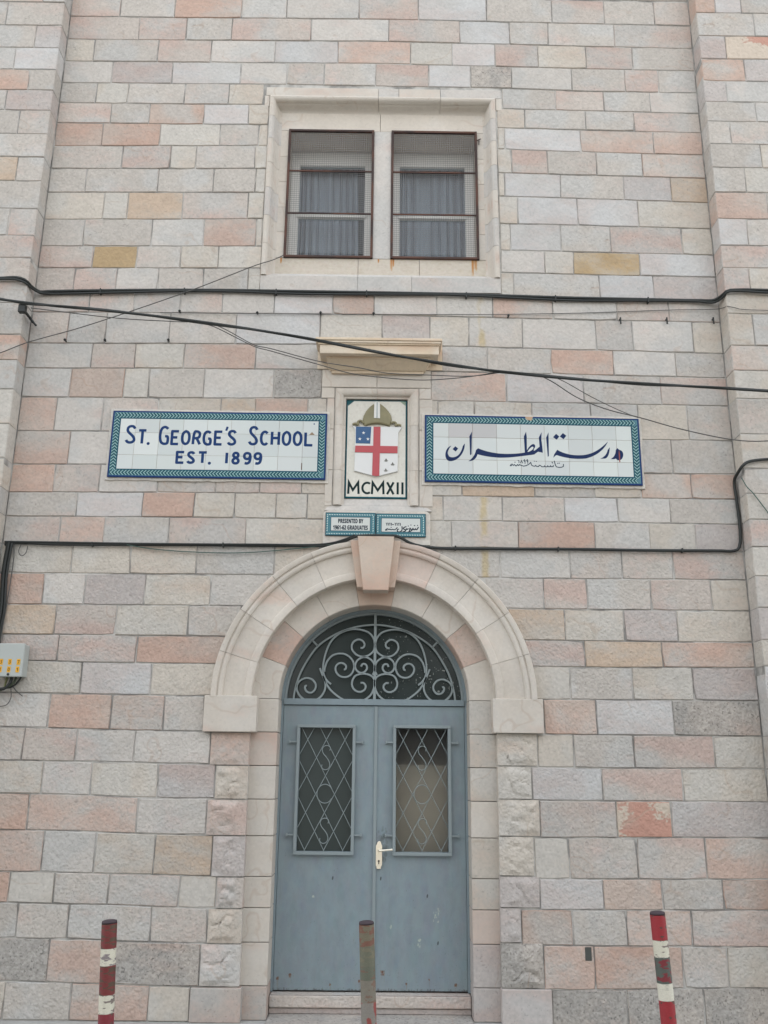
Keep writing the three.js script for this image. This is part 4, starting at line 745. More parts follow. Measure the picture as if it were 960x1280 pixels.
// a painted canvas becomes a map
function canvasTex(w, h, draw) { const cv = document.createElement('canvas'); cv.width = w; cv.height = h; const c = cv.getContext('2d'); draw(c, w, h); const t = new THREE.CanvasTexture(cv); t.colorSpace = THREE.SRGBColorSpace; t.magFilter = THREE.LinearFilter; t.anisotropy = 8; return t; }
const speck = (c, w, h, n, cols, r0, r1) => { for (let i = 0; i < n; i++) { c.fillStyle = cols[Math.floor(rnd() * cols.length)]; c.beginPath(); c.arc(rnd() * w, rnd() * h, rr(r0, r1), 0, 7); c.fill(); } };
{
  const X0 = -0.286, X1 = 0.228, Y0 = 3.868, Y1 = 4.738, ZP = -0.030;
  const crest = thing('crest_plaque', 'white panel with mitre over a red cross shield and the date MCMXII', 'crest', [(X0 + X1) / 2, Y0, ZP]);
  const tx = canvasTex(600, 1000, (c, w, h) => {
    c.fillStyle = '#0f4a55'; c.fillRect(0, 0, w, h); c.fillStyle = '#d3d1c7'; c.fillRect(14, 11, w - 28, h - 26);
    speck(c, w, h, 900, ['rgba(120,110,90,.05)', 'rgba(255,255,250,.06)'], 2, 14);
    c.fillStyle = '#1c5157'; c.beginPath(); c.moveTo(10, 8); c.lineTo(80, 8); c.lineTo(17, 62); c.fill(); c.fillStyle = '#8a9a88'; c.beginPath(); c.moveTo(w - 70, 10); c.lineTo(w - 12, 10); c.lineTo(w - 17, 55); c.fill();
    c.strokeStyle = '#0c2426'; c.lineWidth = 21; c.lineJoin = 'miter'; c.lineCap = 'butt';
    const ln = (...p) => { c.beginPath(); c.moveTo(p[0], p[1]); for (let i = 2; i < p.length; i += 2) c.lineTo(p[i], p[i + 1]); c.stroke(); };
    const a = 838, b = 958; // MCMXII
    ln(36, b, 40, a + 6, 80, b - 38, 130, a + 6, 136, b); c.beginPath(); c.ellipse(218, (a + b) / 2, 46, 52, 0, -0.95, 0.95, true); c.stroke();
    ln(264, b, 270, a + 6, 320, b - 38, 371, a + 6, 376, b); ln(410, a, 472, b); ln(472, a, 410, b); ln(512, a, 512, b); ln(558, a, 558, b);
  });
  part(crest, 'panel', uvTo(box(X0, X1, Y0, Y1, ZP - 0.03, ZP, 0.003), X0, X1, Y0, Y1), new THREE.MeshPhysicalMaterial({ map: tx, roughness: 0.45, specularIntensity: 0.35 }));
  const kx = 0.5 / 705, ky = 0.838 / 1148, P = (x, y) => [X0 + 0.006 + (x - 48) * kx, 4.722 - (y - 57) * ky];
  const sh = (pts) => polyShape(pts.map((p) => P(...p)));
  const paint = (r, g, b) => plain(r, g, b, 0.5);
  part(crest, 'shield', planarUV(extrude(sh([[118, 360], [150, 368], [690, 368], [700, 380], [662, 440], [655, 908], [405, 975], [148, 908], [152, 420]]), ZP, ZP + 0.014, 0.003), 1), paint(0.66, 0.67, 0.655));
  const cross = sh([[368, 372], [450, 372], [449, 606], [655, 607], [653, 692], [445, 692], [442, 965], [404, 972], [358, 962], [362, 688], [152, 686], [156, 606], [366, 606]]);
  part(crest, 'red_cross', planarUV(extrude(cross, ZP + 0.013, ZP + 0.019, 0.0015), 1), paint(0.42, 0.065, 0.075));
  const canton = part(crest, 'canton', planarUV(extrude(sh([[158, 372], [340, 374], [330, 579], [160, 577]]), ZP + 0.013, ZP + 0.017, 0.001), 1), paint(0.022, 0.085, 0.20));
  const star = (x, y, r) => { const p = []; for (let i = 0; i < 10; i++) { const a = -Math.PI / 2 + i * Math.PI / 5, q = i % 2 ? r * 0.42 : r; p.push([x + q * Math.cos(a), y + q * Math.sin(a)]); } return extrude(sh(p), ZP + 0.0165, ZP + 0.0185); };
  for (const [x, y] of [[250, 450], [208, 525], [303, 525]]) part(canton, 'star', planarUV(star(x, y, 21), 1), paint(0.72, 0.72, 0.70));
  const emblem = (x, y) => merge([extrude(sh([[x - 24, y + 6], [x + 24, y + 6], [x + 12, y + 18], [x - 14, y + 18]]), ZP + 0.0135, ZP + 0.016), extrude(sh([[x - 14, y + 3], [x - 2, y - 20], [x + 14, y + 3]]), ZP + 0.0135, ZP + 0.016)]);
  for (const [x, y] of [[520, 775], [597, 820], [518, 895]]) part(crest, 'small_emblem', planarUV(emblem(x, y), 1), paint(0.13, 0.13, 0.11));
  // mitre
  const m = new THREE.Shape(), q = (x, y) => P(x, y); m.moveTo(...q(240, 335)); m.bezierCurveTo(...q(222, 235), ...q(290, 130), ...q(408, 66)); m.bezierCurveTo(...q(520, 130), ...q(592, 220), ...q(582, 290)); m.lineTo(...q(558, 372)); m.bezierCurveTo(...q(510, 328), ...q(330, 322), ...q(268, 366)); m.closePath();
  const GOLD = new THREE.MeshStandardMaterial({ map: dataTex(128, (u, v) => mix3([0.17, 0.155, 0.085], [0.26, 0.235, 0.13], N.fbm(u, v, 6, 4, 900)), true), roughness: 0.55 });
  const mg = extrude(m, ZP, ZP + 0.030, 0.012, 20); { const p = mg.attributes.position; for (let i = 0; i < p.count; i++) if (p.getZ(i) > ZP + 0.012) { const dx = (p.getX(i) - (X0 + X1) / 2) / 0.13; p.setZ(i, p.getZ(i) - 0.012 * dx * dx); } mg.computeVertexNormals(); }
  const mitre = part(crest, 'mitre', planarUV(mg, 0.4), GOLD);
  part(mitre, 'band', planarUV(extrude(sh([[372, 84], [400, 68], [440, 86], [442, 276], [370, 274]]), ZP + 0.028, ZP + 0.0345, 0.001), 1), paint(0.66, 0.66, 0.62));
  part(mitre, 'band_line', planarUV(extrude(sh([[402, 80], [410, 80], [411, 272], [402, 272]]), ZP + 0.0343, ZP + 0.0356), 1), paint(0.16, 0.22, 0.24));
  for (const s of [-1, 1]) { const c = s < 0 ? [[250, 330], [215, 300], [180, 315], [185, 350], [150, 335], [118, 350]] : [[578, 330], [600, 312], [632, 325], [628, 356], [660, 345], [695, 356]]; part(mitre, 'lappet', merge([tube(c.map((p) => [...P(...p), ZP + 0.016]), 0.0095, 24, 7)]), GOLD); }
}

// ---------------------------------------------------------------- glazed tile signs, nine tiles by three
function border(c, W, H) { // blue line, woven green band, blue line: drawn in units of 1/100 tile
  c.fillStyle = '#123263'; c.fillRect(0, 0, W, H); c.fillStyle = '#547a86'; c.fillRect(7, 7, W - 14, H - 14);
  const weave = (x, y, horiz, flip) => { const s = flip ? -1 : 1; for (const [dx, col, lw] of [[0, '#0f4450', 4.2], [5, '#9dbab8', 2.6], [9, '#3d6f72', 3]]) { c.strokeStyle = col; c.lineWidth = lw; c.beginPath(); if (horiz) { c.moveTo(x + dx - 5 * s, y - 11); c.lineTo(x + dx + 6 * s, y); c.lineTo(x + dx - 5 * s, y + 11); } else { c.moveTo(x - 11, y + dx - 5 * s); c.lineTo(x, y + dx + 6 * s); c.lineTo(x + 11, y + dx - 5 * s); } c.stroke(); } };
  for (let x = 14; x < W - 18; x += 13.6) { weave(x, 20, true, false); weave(x, H - 20, true, true); }
  for (let y = 36; y < H - 40; y += 13.6) { weave(20, y, false, true); weave(W - 20, y, false, false); }
  c.fillStyle = '#123263'; c.fillRect(0, 0, W, 6); c.fillRect(0, H - 6, W, 6); c.fillStyle = '#16495a'; c.fillRect(31, 31, W - 62, H - 62); c.fillStyle = '#c6ccca'; c.fillRect(36, 36, W - 72, H - 72);
}
const TILE_GLAZE = { roughness: 0.4, specularIntensity: 0.35 };
function tileSign(name, label, x0, x1, y0, y1, tilt, texture, shifted) {
  const t = thing(name, label, 'sign', [(x0 + x1) / 2, (y0 + y1) / 2, 0.02]);
  const mat = new THREE.MeshPhysicalMaterial({ map: texture, ...TILE_GLAZE });
  // plaster bed with an uneven edge
  const bedPts = [], m = 0.022, w = x1 - x0 + 2 * m, h = y1 - y0 + 2 * m, per = 110;
  for (let i = 0; i < per; i++) { let d = i / per * 2 * (w + h), p; if (d < w) p = [x0 - m + d, y0 - m]; else if (d < w + h) p = [x1 + m, y0 - m + d - w]; else if (d < 2 * w + h) p = [x1 + m - (d - w - h), y1 + m]; else p = [x0 - m, y1 + m - (d - 2 * w - h)]; bedPts.push([p[0] + rr(-0.004, 0.004), p[1] + rr(-0.005, 0.004)]); }
  part(t, 'plaster_bed', planarUV(extrude(polyShape(bedPts), -0.01, 0.014, 0.005), 1.6), PLASTER);
  const tw = (x1 - x0) / 9, th = (y1 - y0) / 3, g = 0.0005;
  for (let j = 0; j < 3; j++) for (let i = 0; i < 9; i++) {
    const a = x0 + i * tw + g, b = x0 + (i + 1) * tw - g, c = y0 + j * th + g, d = y0 + (j + 1) * th - g, zo = 0.030 + rr(-0.0008, 0.0008);
    const b2 = uvTo(box(a, b, c, d, 0.012, zo, 0.0012), x0, x1, y0, y1);
    b2.translate(-(a + b) / 2, -(c + d) / 2, -zo).rotateX(rr(-0.004, 0.004)).rotateY(rr(-0.004, 0.004)).translate((a + b) / 2, (c + d) / 2, zo);
    part(t, 'tile', b2, mat);
  }
  t.rotation.z = tilt;
  return t;
}
const grout = (c) => { c.fillStyle = 'rgba(150,120,100,.35)'; for (let i = 1; i < 9; i++) c.fillRect(i * 100 - 0.7, 36, 1.4, 222); for (let j = 1; j < 3; j++) c.fillRect(36, j * 98 - 0.7, 828, 1.4); };
const english = canvasTex(1800, 588, (c) => {
  c.scale(2, 2); border(c, 900, 294); grout(c);
  for (let i = 0; i < 27; i++) { c.fillStyle = rnd() < 0.5 ? `rgba(235,238,230,${rr(0, 0.25)})` : `rgba(170,180,175,${rr(0, 0.22)})`; const x = (i % 9) * 100, y = Math.floor(i / 9) * 98; c.fillRect(Math.max(36, x), Math.max(36, y), Math.min(864, x + 100) - Math.max(36, x), Math.min(258, y + 98) - Math.max(36, y)); }
  c.strokeStyle = '#123464'; c.lineCap = 'butt'; c.lineJoin = 'round';
  const L = { // strokes on a 1 x 1 box, y down; arcs as dense curves
    S: [[[0.92, 0.16], [0.80, 0.04], [0.55, 0], [0.25, 0.03], [0.08, 0.15], [0.10, 0.30], [0.30, 0.42], [0.62, 0.55], [0.88, 0.70], [0.93, 0.86], [0.72, 0.97], [0.40, 1], [0.12, 0.95], [0, 0.84]]],
    T: [[[0, 0], [1, 0]], [[0.5, 0], [0.5, 1]]], E: [[[1, 0], [0, 0], [0, 1], [1, 1]], [[0, 0.48], [0.82, 0.48]]], L: [[[0, 0], [0, 1], [1, 1]]], H: [[[0, 0], [0, 1]], [[1, 0], [1, 1]], [[0, 0.48], [1, 0.48]]],
    R: [[[0, 1], [0, 0], [0.6, 0], [0.9, 0.1], [0.95, 0.28], [0.85, 0.45], [0.55, 0.53], [0, 0.53]], [[0.5, 0.53], [1, 1]]],
    G: [[[0.95, 0.12], [0.75, 0.02], [0.45, 0], [0.15, 0.10], [0, 0.35], [0, 0.65], [0.14, 0.90], [0.45, 1], [0.78, 1], [1, 0.95], [1, 0.55], [0.62, 0.55]]],
    C: [[[1, 0.14], [0.80, 0.02], [0.48, 0], [0.15, 0.12], [0, 0.36], [0, 0.64], [0.15, 0.88], [0.48, 1], [0.80, 0.98], [1, 0.86]]],
    O: [[[0.5, 0], [0.18, 0.08], [0, 0.32], [0, 0.68], [0.18, 0.92], [0.5, 1], [0.82, 0.92], [1, 0.68], [1, 0.32], [0.82, 0.08], [0.5, 0], [0.4, 0.01]]],
    1: [[[0.5, 0], [0.5, 1]]], 8: [[[0.5, 0.46], [0.15, 0.36], [0.08, 0.18], [0.25, 0.03], [0.5, 0], [0.75, 0.03], [0.92, 0.18], [0.85, 0.36], [0.5, 0.46], [0.12, 0.60], [0, 0.78], [0.18, 0.96], [0.5, 1], [0.82, 0.96], [1, 0.78], [0.88, 0.60], [0.5, 0.46]]],
    9: [[[0.95, 0.30], [0.85, 0.50], [0.5, 0.58], [0.12, 0.50], [0, 0.28], [0.14, 0.06], [0.5, 0], [0.86, 0.06], [1, 0.28], [0.98, 0.62], [0.85, 0.90], [0.5, 1], [0.15, 0.95]]],
  };
  const put = (ch, x0, x1, y0, y1, lw) => { const i = lw / 2; c.lineWidth = lw; for (const p of L[ch]) { const q = p.map(([a, b]) => [x0 + i + a * (x1 - x0 - lw), y0 + i + b * (y1 - y0 - lw)]); c.beginPath(); c.moveTo(...q[0]); if ('STHEL1'.includes(ch) && ch !== 'S') q.slice(1).forEach((z) => c.lineTo(...z)); else { for (let k = 1; k < q.length - 1; k++) c.quadraticCurveTo(q[k][0], q[k][1], (q[k][0] + q[k + 1][0]) / 2, (q[k][1] + q[k + 1][1]) / 2); c.lineTo(...q[q.length - 1]); } c.stroke(); } };
  const dot = (x, y, r) => { c.fillStyle = '#123464'; c.beginPath(); c.arc(x, y, r, 0, 7); c.fill(); };
  for (const [ch, a, b, y0, y1] of [['S', 59, 107, 63, 149], ['T', 110, 152, 82, 152], ['G', 199, 244, 65, 152], ['E', 249, 288, 84, 152], ['O', 292, 333, 83, 152], ['R', 338, 378, 83, 152], ['G', 382, 422, 83, 152], ['E', 429, 469, 83, 151], ['S', 484, 527, 79, 151], ['S', 572, 617, 60, 149], ['C', 621, 658, 80, 149], ['H', 666, 706, 80, 149], ['O', 712, 753, 80, 149], ['O', 758, 799, 80, 149], ['L', 806, 847, 81, 149]]) put(ch, a, b, y0, y1, 11.5);
  dot(158, 146, 6.5); c.lineWidth = 9; c.beginPath(); c.moveTo(484, 66); c.lineTo(479, 84); c.stroke();
  for (const [ch, a, b] of [['E', 276, 316], ['S', 321, 360], ['T', 366, 410], ['1', 476, 500], ['8', 507, 544], ['9', 554, 592], ['9', 598, 636]]) put(ch, a, b, 176, 234, 11.5);
  dot(418, 229, 6.5);
  c.fillStyle = '#8d7b66'; c.beginPath(); c.moveTo(826, 97); c.lineTo(838, 84); c.lineTo(850, 97); c.fill(); c.fillStyle = '#6b5a4c'; c.fillRect(798, 222, 4, 30); dot(846, 48, 3);
  c.strokeStyle = 'rgba(110,80,60,.6)'; c.lineWidth = 1.6; c.beginPath(); c.moveTo(201, 6); c.lineTo(199, 50); c.lineTo(202, 110); c.stroke();
});
const arabic = canvasTex(1800, 588, (c) => {
  c.scale(2, 2); border(c, 900, 294);
  for (let i = 0; i < 27; i++) { c.fillStyle = rnd() < 0.5 ? `rgba(235,238,230,${rr(0, 0.2)})` : `rgba(180,180,178,${rr(0, 0.2)})`; const x = (i % 9) * 100, y = Math.floor(i / 9) * 98; c.fillRect(Math.max(36, x), Math.max(36, y), Math.min(864, x + 100) - Math.max(36, x), Math.min(258, y + 98) - Math.max(36, y)); }
  c.fillStyle = 'rgba(165,158,158,.5)'; c.fillRect(100, 36, 200, 62);
  grout(c);
  c.save(); // letters in the units in which they were measured
  c.transform(1 / 1.97, -0.017 / 1.89, 0, 1 / 1.89, -42 / 1.97, -(55 - 0.017 * 45) / 1.89);
  c.fillStyle = '#10264f';
  const sh = (...seg) => { c.beginPath(); for (const s of seg) { if (s.length === 2) (seg[0] === s ? c.moveTo(...s) : c.lineTo(...s)); else if (s.length === 4) c.quadraticCurveTo(...s); else c.bezierCurveTo(...s); } c.closePath(); c.fill(); };
  const dia = (x, y, r) => sh([x, y - r * 0.9], [x + r, y - r * 0.05], [x + r * 0.1, y + r], [x - r, y + r * 0.15]);
  sh([370, 296], [374, 352, 335, 425, 270, 441], [222, 452, 206, 415, 212, 378], [216, 348, 234, 322, 260, 315], [240, 338, 226, 365, 232, 385], [238, 414, 272, 417, 302, 403], [332, 388, 348, 345, 354, 318]); dia(293, 340, 23);
  sh([431, 196], [409, 236], [413, 394], [425, 386], [429, 250]);
  const X = 927; // the second measured half
  sh([480, 336], [545, 366, 640, 385, 740, 382], [800, 381, 845, 374, 862, 371], [858, 236], [877, 196], [881, 240], [880, 352], [895, 325, 918, 300, 934, 300], [956, 303, 950, 328, 936, 344], [X + 10, 358], [X + 28, 346], [X + 52, 326], [X + 58, 322], [X + 54, 244], [X + 78, 202], [X + 74, 260], [X + 82, 344], [X + 82, 372], [X + 44, 364], [X + 14, 384], [950, 384], [920, 390], [820, 402, 760, 414, 660, 414], [590, 412, 530, 402, 474, 386], [462, 425, 440, 442, 398, 443], [432, 424, 456, 385, 462, 350]);
  c.fillStyle = '#cdd2cd'; sh([884, 364], [898, 340, 918, 320, 930, 322], [938, 326, 934, 338, 926, 346], [912, 358, 898, 364, 886, 366]); c.fillStyle = '#10264f';
  sh([X + 135, 202], [X + 114, 246], [X + 122, 408], [X + 131, 398], [X + 134, 260]);
  dia(X + 197, 238, 26); dia(X + 254, 232, 27);
  sh([X + 166, 414], [X + 176, 385], [X + 202, 348], [X + 260, 384, X + 330, 396, X + 400, 392], [X + 490, 388, X + 560, 340, X + 622, 278], [X + 590, 345, X + 520, 402, X + 430, 420], [X + 350, 428, X + 270, 418, X + 196, 392], [X + 186, 396]);
  sh([X + 634, 326], [X + 632, 372, X + 615, 418, X + 590, 420], [X + 550, 421], [X + 590, 408, X + 608, 378, X + 616, 350]);
  sh([X + 694, 332], [X + 682, 352], [X + 680, 388, X + 662, 410, X + 636, 424], [X + 664, 426, X + 672, 424, X + 680, 420], [X + 690, 440, X + 722, 440, X + 734, 414], [X + 750, 388, X + 742, 352, X + 712, 348]);
  c.fillStyle = '#8a4a48'; sh([X + 708, 345], [X + 716, 380], [X + 714, 450], [X + 706, 450], [X + 704, 380]);
  // the small line beneath
  c.transform(0.62, 0, 0, 0.62, 695, 397); c.strokeStyle = '#172a3a'; c.lineWidth = 11; c.lineCap = 'round'; c.lineJoin = 'round';
  const st = (...p) => { c.beginPath(); c.moveTo(p[0], p[1]); for (let i = 2; i < p.length; i += 2) c.lineTo(p[i], p[i + 1]); c.stroke(); };
  st(775, 115, 772, 143, 750, 153, 715, 156, 680, 148, 668, 125, 655, 72); st(698, 102, 702, 100); st(718, 100, 722, 98);
  st(624, 85, 632, 98); st(640, 130, 638, 146, 612, 146, 603, 132, 596, 147, 575, 147, 566, 133, 558, 148, 535, 148, 526, 134, 518, 148, 490, 148, 470, 132, 455, 128, 445, 145, 420, 143, 408, 130, 398, 141, 372, 138, 352, 125, 345, 95); st(390, 73, 394, 73); st(416, 75, 420, 75);
  st(343, 90, 322, 112, 285, 132, 248, 140, 215, 130, 196, 118, 184, 132, 168, 118, 156, 136, 140, 134, 130, 118, 112, 130, 100, 112, 85, 116, 72, 134, 92, 132); st(135, 88, 138, 88);
  c.lineWidth = 9; st(176, 62, 190, 68, 188, 95); st(208, 98, 222, 62, 236, 98); st(262, 78, 252, 66, 262, 52, 270, 64, 268, 105); st(300, 78, 290, 66, 298, 50, 307, 62, 304, 105);
  c.restore();
  c.fillStyle = '#b59a80'; c.beginPath(); c.moveTo(420, 0); c.lineTo(455, 0); c.lineTo(448, 18); c.lineTo(428, 14); c.fill();
});
tileSign('tile_sign', 'glazed tile sign reading ST. GEORGE\'S SCHOOL EST. 1899, left of the crest', -2.234, -0.442, 4.006, 4.589, -0.002, english);
tileSign('tile_sign', 'glazed tile sign with large blue Arabic lettering, right of the crest', 0.374, 2.170, 3.994, 4.582, -0.006, arabic);

// ---------------------------------------------------------------- two small dedication plaques on one plaster bed
function smallBorder(c, W, H) {
  c.fillStyle = '#1d4f5e'; c.fillRect(0, 0, W, H); c.fillStyle = '#54808a'; c.fillRect(8, 8, W - 16, H - 16);
  c.fillStyle = '#cfdcd4'; for (let x = 20; x < W - 20; x += 42) for (const y of [30, H - 42]) { c.save(); c.translate(x, y); c.rotate(0.4); c.fillRect(0, 0, 22, 12); c.restore(); } for (let y = 60; y < H - 60; y += 40) for (const x of [30, W - 42]) { c.save(); c.translate(x, y); c.rotate(0.4); c.fillRect(0, 0, 12, 22); c.restore(); }
  c.strokeStyle = '#1d5560'; c.lineWidth = 7; c.strokeRect(20, 20, W - 40, H - 40); c.strokeRect(62, 60, W - 124, H - 120);
  c.strokeStyle = '#16414d'; c.lineWidth = 10; c.strokeRect(5, 5, W - 10, H - 10); c.fillStyle = '#16414d'; c.fillRect(86, 76, W - 172, H - 152); c.fillStyle = '#c6cac6'; c.fillRect(96, 86, W - 192, H - 172);
}
{
  const bedS = new THREE.Shape(); const a = -0.452, b = 0.418, y0 = 3.462, y1 = 3.748, r = 0.05;
  bedS.moveTo(a, y0); bedS.lineTo(b, y0); bedS.lineTo(b, y1 - r); bedS.quadraticCurveTo(b, y1, b - r, y1); bedS.lineTo(a + r, y1); bedS.quadraticCurveTo(a, y1, a, y1 - r); bedS.closePath();
  const W = 840, H = 400;
  const eng = canvasTex(W, H, (c) => { smallBorder(c, W, H); c.fillStyle = '#1a2733'; c.textAlign = 'center'; c.font = 'bold 98px sans-serif'; c.strokeStyle = '#1a2733'; c.lineWidth = 6; c.lineJoin = 'round'; c.save(); c.translate(W / 2, 182); c.scale(0.62, 1); c.fillText('PRESENTED BY', 0, 0); c.strokeText('PRESENTED BY', 0, 0); c.restore(); c.save(); c.translate(W / 2, 296); c.scale(0.62, 1); c.fillText('1961-62 GRADUATES', 0, 0); c.strokeText('1961-62 GRADUATES', 0, 0); c.restore(); });
  const ara = canvasTex(W, H, (c) => {
    smallBorder(c, W, H); c.strokeStyle = '#1a2733'; c.lineCap = c.lineJoin = 'round';
    c.translate(60, 28); c.scale(0.86, 0.86); const st = (lw, ...p) => { c.lineWidth = lw * 1.45; c.beginPath(); c.moveTo(p[0], p[1]); for (let i = 2; i < p.length - 2; i += 2) c.quadraticCurveTo(p[i], p[i + 1], (p[i] + p[i + 2]) / 2, (p[i + 1] + p[i + 3]) / 2); c.lineTo(p[p.length - 2], p[p.length - 1]); c.stroke(); };
    // measured on the photograph, 2.22 units to the pixel of that enlargement
    st(15, 758, 240, 740, 285, 712, 288, 702, 260, 690, 290, 664, 288, 655, 250, 640, 300, 600, 320); st(15, 640, 285, 610, 290, 596, 240, 585, 330, 560, 335); st(13, 742, 200, 746, 202); st(13, 680, 205, 690, 205); st(13, 612, 195, 618, 195);
    st(15, 560, 270, 545, 290, 525, 262, 518, 300, 490, 330, 462, 330); st(15, 520, 230, 480, 240, 462, 270, 500, 290); st(15, 440, 230, 450, 300, 400, 340, 350, 330, 345, 290, 372, 280); st(13, 560, 215, 566, 216);
    st(13, 345, 250, 318, 285, 282, 296, 250, 280, 238, 295, 214, 292, 205, 276, 180, 296, 160, 270, 128, 285, 110, 306, 150, 300); st(12, 225, 246, 229, 246);
    for (const x of [128, 158, 190, 222, 300, 332, 364, 395]) st(10, x, 160, x + 16, 165, x + 14, 205); st(10, 250, 190, 280, 190);
  });
  const t1 = thing('dedication_plaque', 'small tile plaque reading PRESENTED BY 1961-62 GRADUATES above the keystone', 'plaque', [-0.228, 3.53, 0.03]);
  part(t1, 'plaster_bed', planarUV(extrude(bedS, -0.01, 0.022, 0.006), 1.6), PLASTER);
  part(t1, 'tile', uvTo(box(-0.432, -0.0255, 3.532, 3.726, 0.018, 0.036, 0.003), -0.432, -0.0255, 3.532, 3.726), new THREE.MeshPhysicalMaterial({ map: eng, ...TILE_GLAZE }));
  const t2 = thing('dedication_plaque', 'small tile plaque with Arabic lettering above the keystone, right of the English one', 'plaque', [0.18, 3.527, 0.03]);
  part(t2, 'tile', uvTo(box(-0.0225, 0.381, 3.527, 3.722, 0.018, 0.036, 0.003), -0.0225, 0.381, 3.527, 3.722), new THREE.MeshPhysicalMaterial({ map: ara, ...TILE_GLAZE }));
}

// ---------------------------------------------------------------- cables and wires
const BLACK = plain(0.018, 0.022, 0.021, 0.6), GREY_WIRE = plain(0.09, 0.09, 0.085, 0.7), GREENW = plain(0.06, 0.11, 0.09, 0.6);
{
  const run = [[-3.75, 5.72, 0.185], [-3.264, 5.728, 0.185], [-3.12, 5.736, 0.185], [-3.045, 5.715, 0.18], [-3.015, 5.695, 0.10], [-2.97, 5.690, 0.03], [-2.907, 5.700, 0.02], [-2.352, 5.718, 0.02], [-1.656, 5.732, 0.02], [-1.237, 5.735, 0.02], [-0.678, 5.732, 0.022], [0.021, 5.730, 0.022], [0.581, 5.727, 0.02], [1.141, 5.716, 0.02], [1.701, 5.705, 0.02], [2.261, 5.701, 0.02], [2.75, 5.697, 0.02], [2.90, 5.690, 0.04], [2.94, 5.690, 0.12], [2.965, 5.702, 0.18], [3.06, 5.712, 0.185], [3.318, 5.712, 0.185], [3.8, 5.71, 0.185]];
  const t = thing('wall_cable', 'thick pair of black cables clipped across the wall just under the upper window', 'cable', [0, 5.72, 0.02]);
  part(t, 'strand', tube(run, 0.013, 220, 8), BLACK);
  for (const [x, y] of [[-2.45, 5.712], [-1.72, 5.727], [-0.92, 5.729], [-0.13, 5.727], [0.74, 5.720], [1.52, 5.703], [2.33, 5.697]]) part(t, 'clip', box(x - 0.006, x + 0.006, y - 0.034, y + 0.020, -0.004, 0.038, 0.004), BLACK);
  part(t, 'strand', tube(run.map(([x, y, z], i) => [x, y - 0.019 + 0.008 * Math.sin(i * 1.7), z + 0.004]), 0.010, 220, 8), BLACK);
}
{
  const pts = [[-4.6, 5.64, 0.3], [-3.183, 5.464, 0.3], [-2.980, 5.438, 0.3], [-2.677, 5.405, 0.3], [-2.241, 5.367, 0.3], [-1.504, 5.282, 0.3], [-0.770, 5.169, 0.3], [0.026, 5.014, 0.3], [0.552, 4.928, 0.3], [0.945, 4.869, 0.3], [1.598, 4.807, 0.3], [2.120, 4.779, 0.3], [2.642, 4.751, 0.3], [3.163, 4.723, 0.3], [4.6, 4.65, 0.3]];
  const t = thing('overhead_cable', 'black overhead cable hanging slantwise in front of the wall and small cornice', 'cable', [0, 5.0, 0.3]);
  part(t, 'strand', tube(pts, 0.0115, 160, 8), BLACK);
  part(t, 'strand', tube(pts.map(([x, y, z], i) => [x, y + 0.012 * Math.sin(i * 2.1), z + 0.010 * Math.cos(i * 2.1)]), 0.008, 160, 6), BLACK);
}
const W = (name, label, pts, r, m) => single(name, label, 'wire', tube(pts, r, pts.length * 10, 5), m);
W('thin_wire', 'thin grey wire sagging from the left pier past the cornice, upper of two', [[-2.95, 5.43, 0.22], [-2.185, 5.328, 0.25], [-1.715, 5.305, 0.25], [-1.414, 5.288, 0.25], [-1.037, 5.095, 0.25], [-0.936, 5.075, 0.25], [-0.502, 4.958, 0.25], [-0.170, 4.905, 0.25], [0.028, 4.865, 0.25], [0.424, 4.849, 0.25], [0.753, 4.846, 0.25], [1.017, 4.868, 0.29]], 0.0042, GREY_WIRE);
W('thin_wire', 'thin dark wire looping lowest under the overhead cable before the cornice', [[-1.504, 5.28, 0.29], [-1.40, 5.265, 0.25], [-1.037, 5.082, 0.25], [-0.936, 5.055, 0.25], [-0.501, 4.929, 0.25], [-0.235, 4.854, 0.25], [0.028, 4.822, 0.25], [0.358, 4.805, 0.25], [0.753, 4.839, 0.26], [0.96, 4.866, 0.295]], 0.0042, GREY_WIRE);
W('thin_wire', 'dark wire dropping from the overhead cable past the Arabic sign to the right pier', [[1.30, 4.84, 0.295], [1.412, 4.806, 0.25], [1.615, 4.666, 0.25], [1.859, 4.564, 0.25], [2.116, 4.498, 0.25], [2.434, 4.405, 0.25], [2.881, 4.314, 0.25], [3.140, 4.310, 0.25], [3.9, 4.42, 0.25]], 0.0048, GREY_WIRE);
W('thin_wire', 'short thin wire from the overhead cable to the top right corner of the Arabic sign', [[1.40, 4.83, 0.295], [1.498, 4.815, 0.25], [1.734, 4.672, 0.25], [1.95, 4.56, 0.25], [2.102, 4.495, 0.25]], 0.0036, GREY_WIRE);
W('slanting_wire', 'thin wire slanting from the window guard down leftwards to the left pier', [[-0.885, 6.145, -0.075], [-0.97, 6.03, 0.03], [-1.094, 5.975, 0.045], [-1.584, 5.745, 0.05], [-2.056, 5.546, 0.05], [-2.588, 5.332, 0.06], [-2.98, 5.13, 0.17], [-3.172, 5.028, 0.19], [-3.8, 4.8, 0.19]], 0.0045, GREY_WIRE);
W('joint_wire', 'fine grey wire stretched level along the mortar joint below the window', [[-1.917, 5.512, 0.014], [-1.017, 5.515, 0.014], [0.023, 5.525, 0.014], [0.997, 5.539, 0.014], [1.694, 5.561, 0.014], [2.534, 5.604, 0.014], [2.93, 5.60, 0.05], [2.97, 5.56, 0.172], [3.060, 5.533, 0.175], [3.298, 5.525, 0.175], [3.8, 5.52, 0.175]], 0.0034, GREY_WIRE);
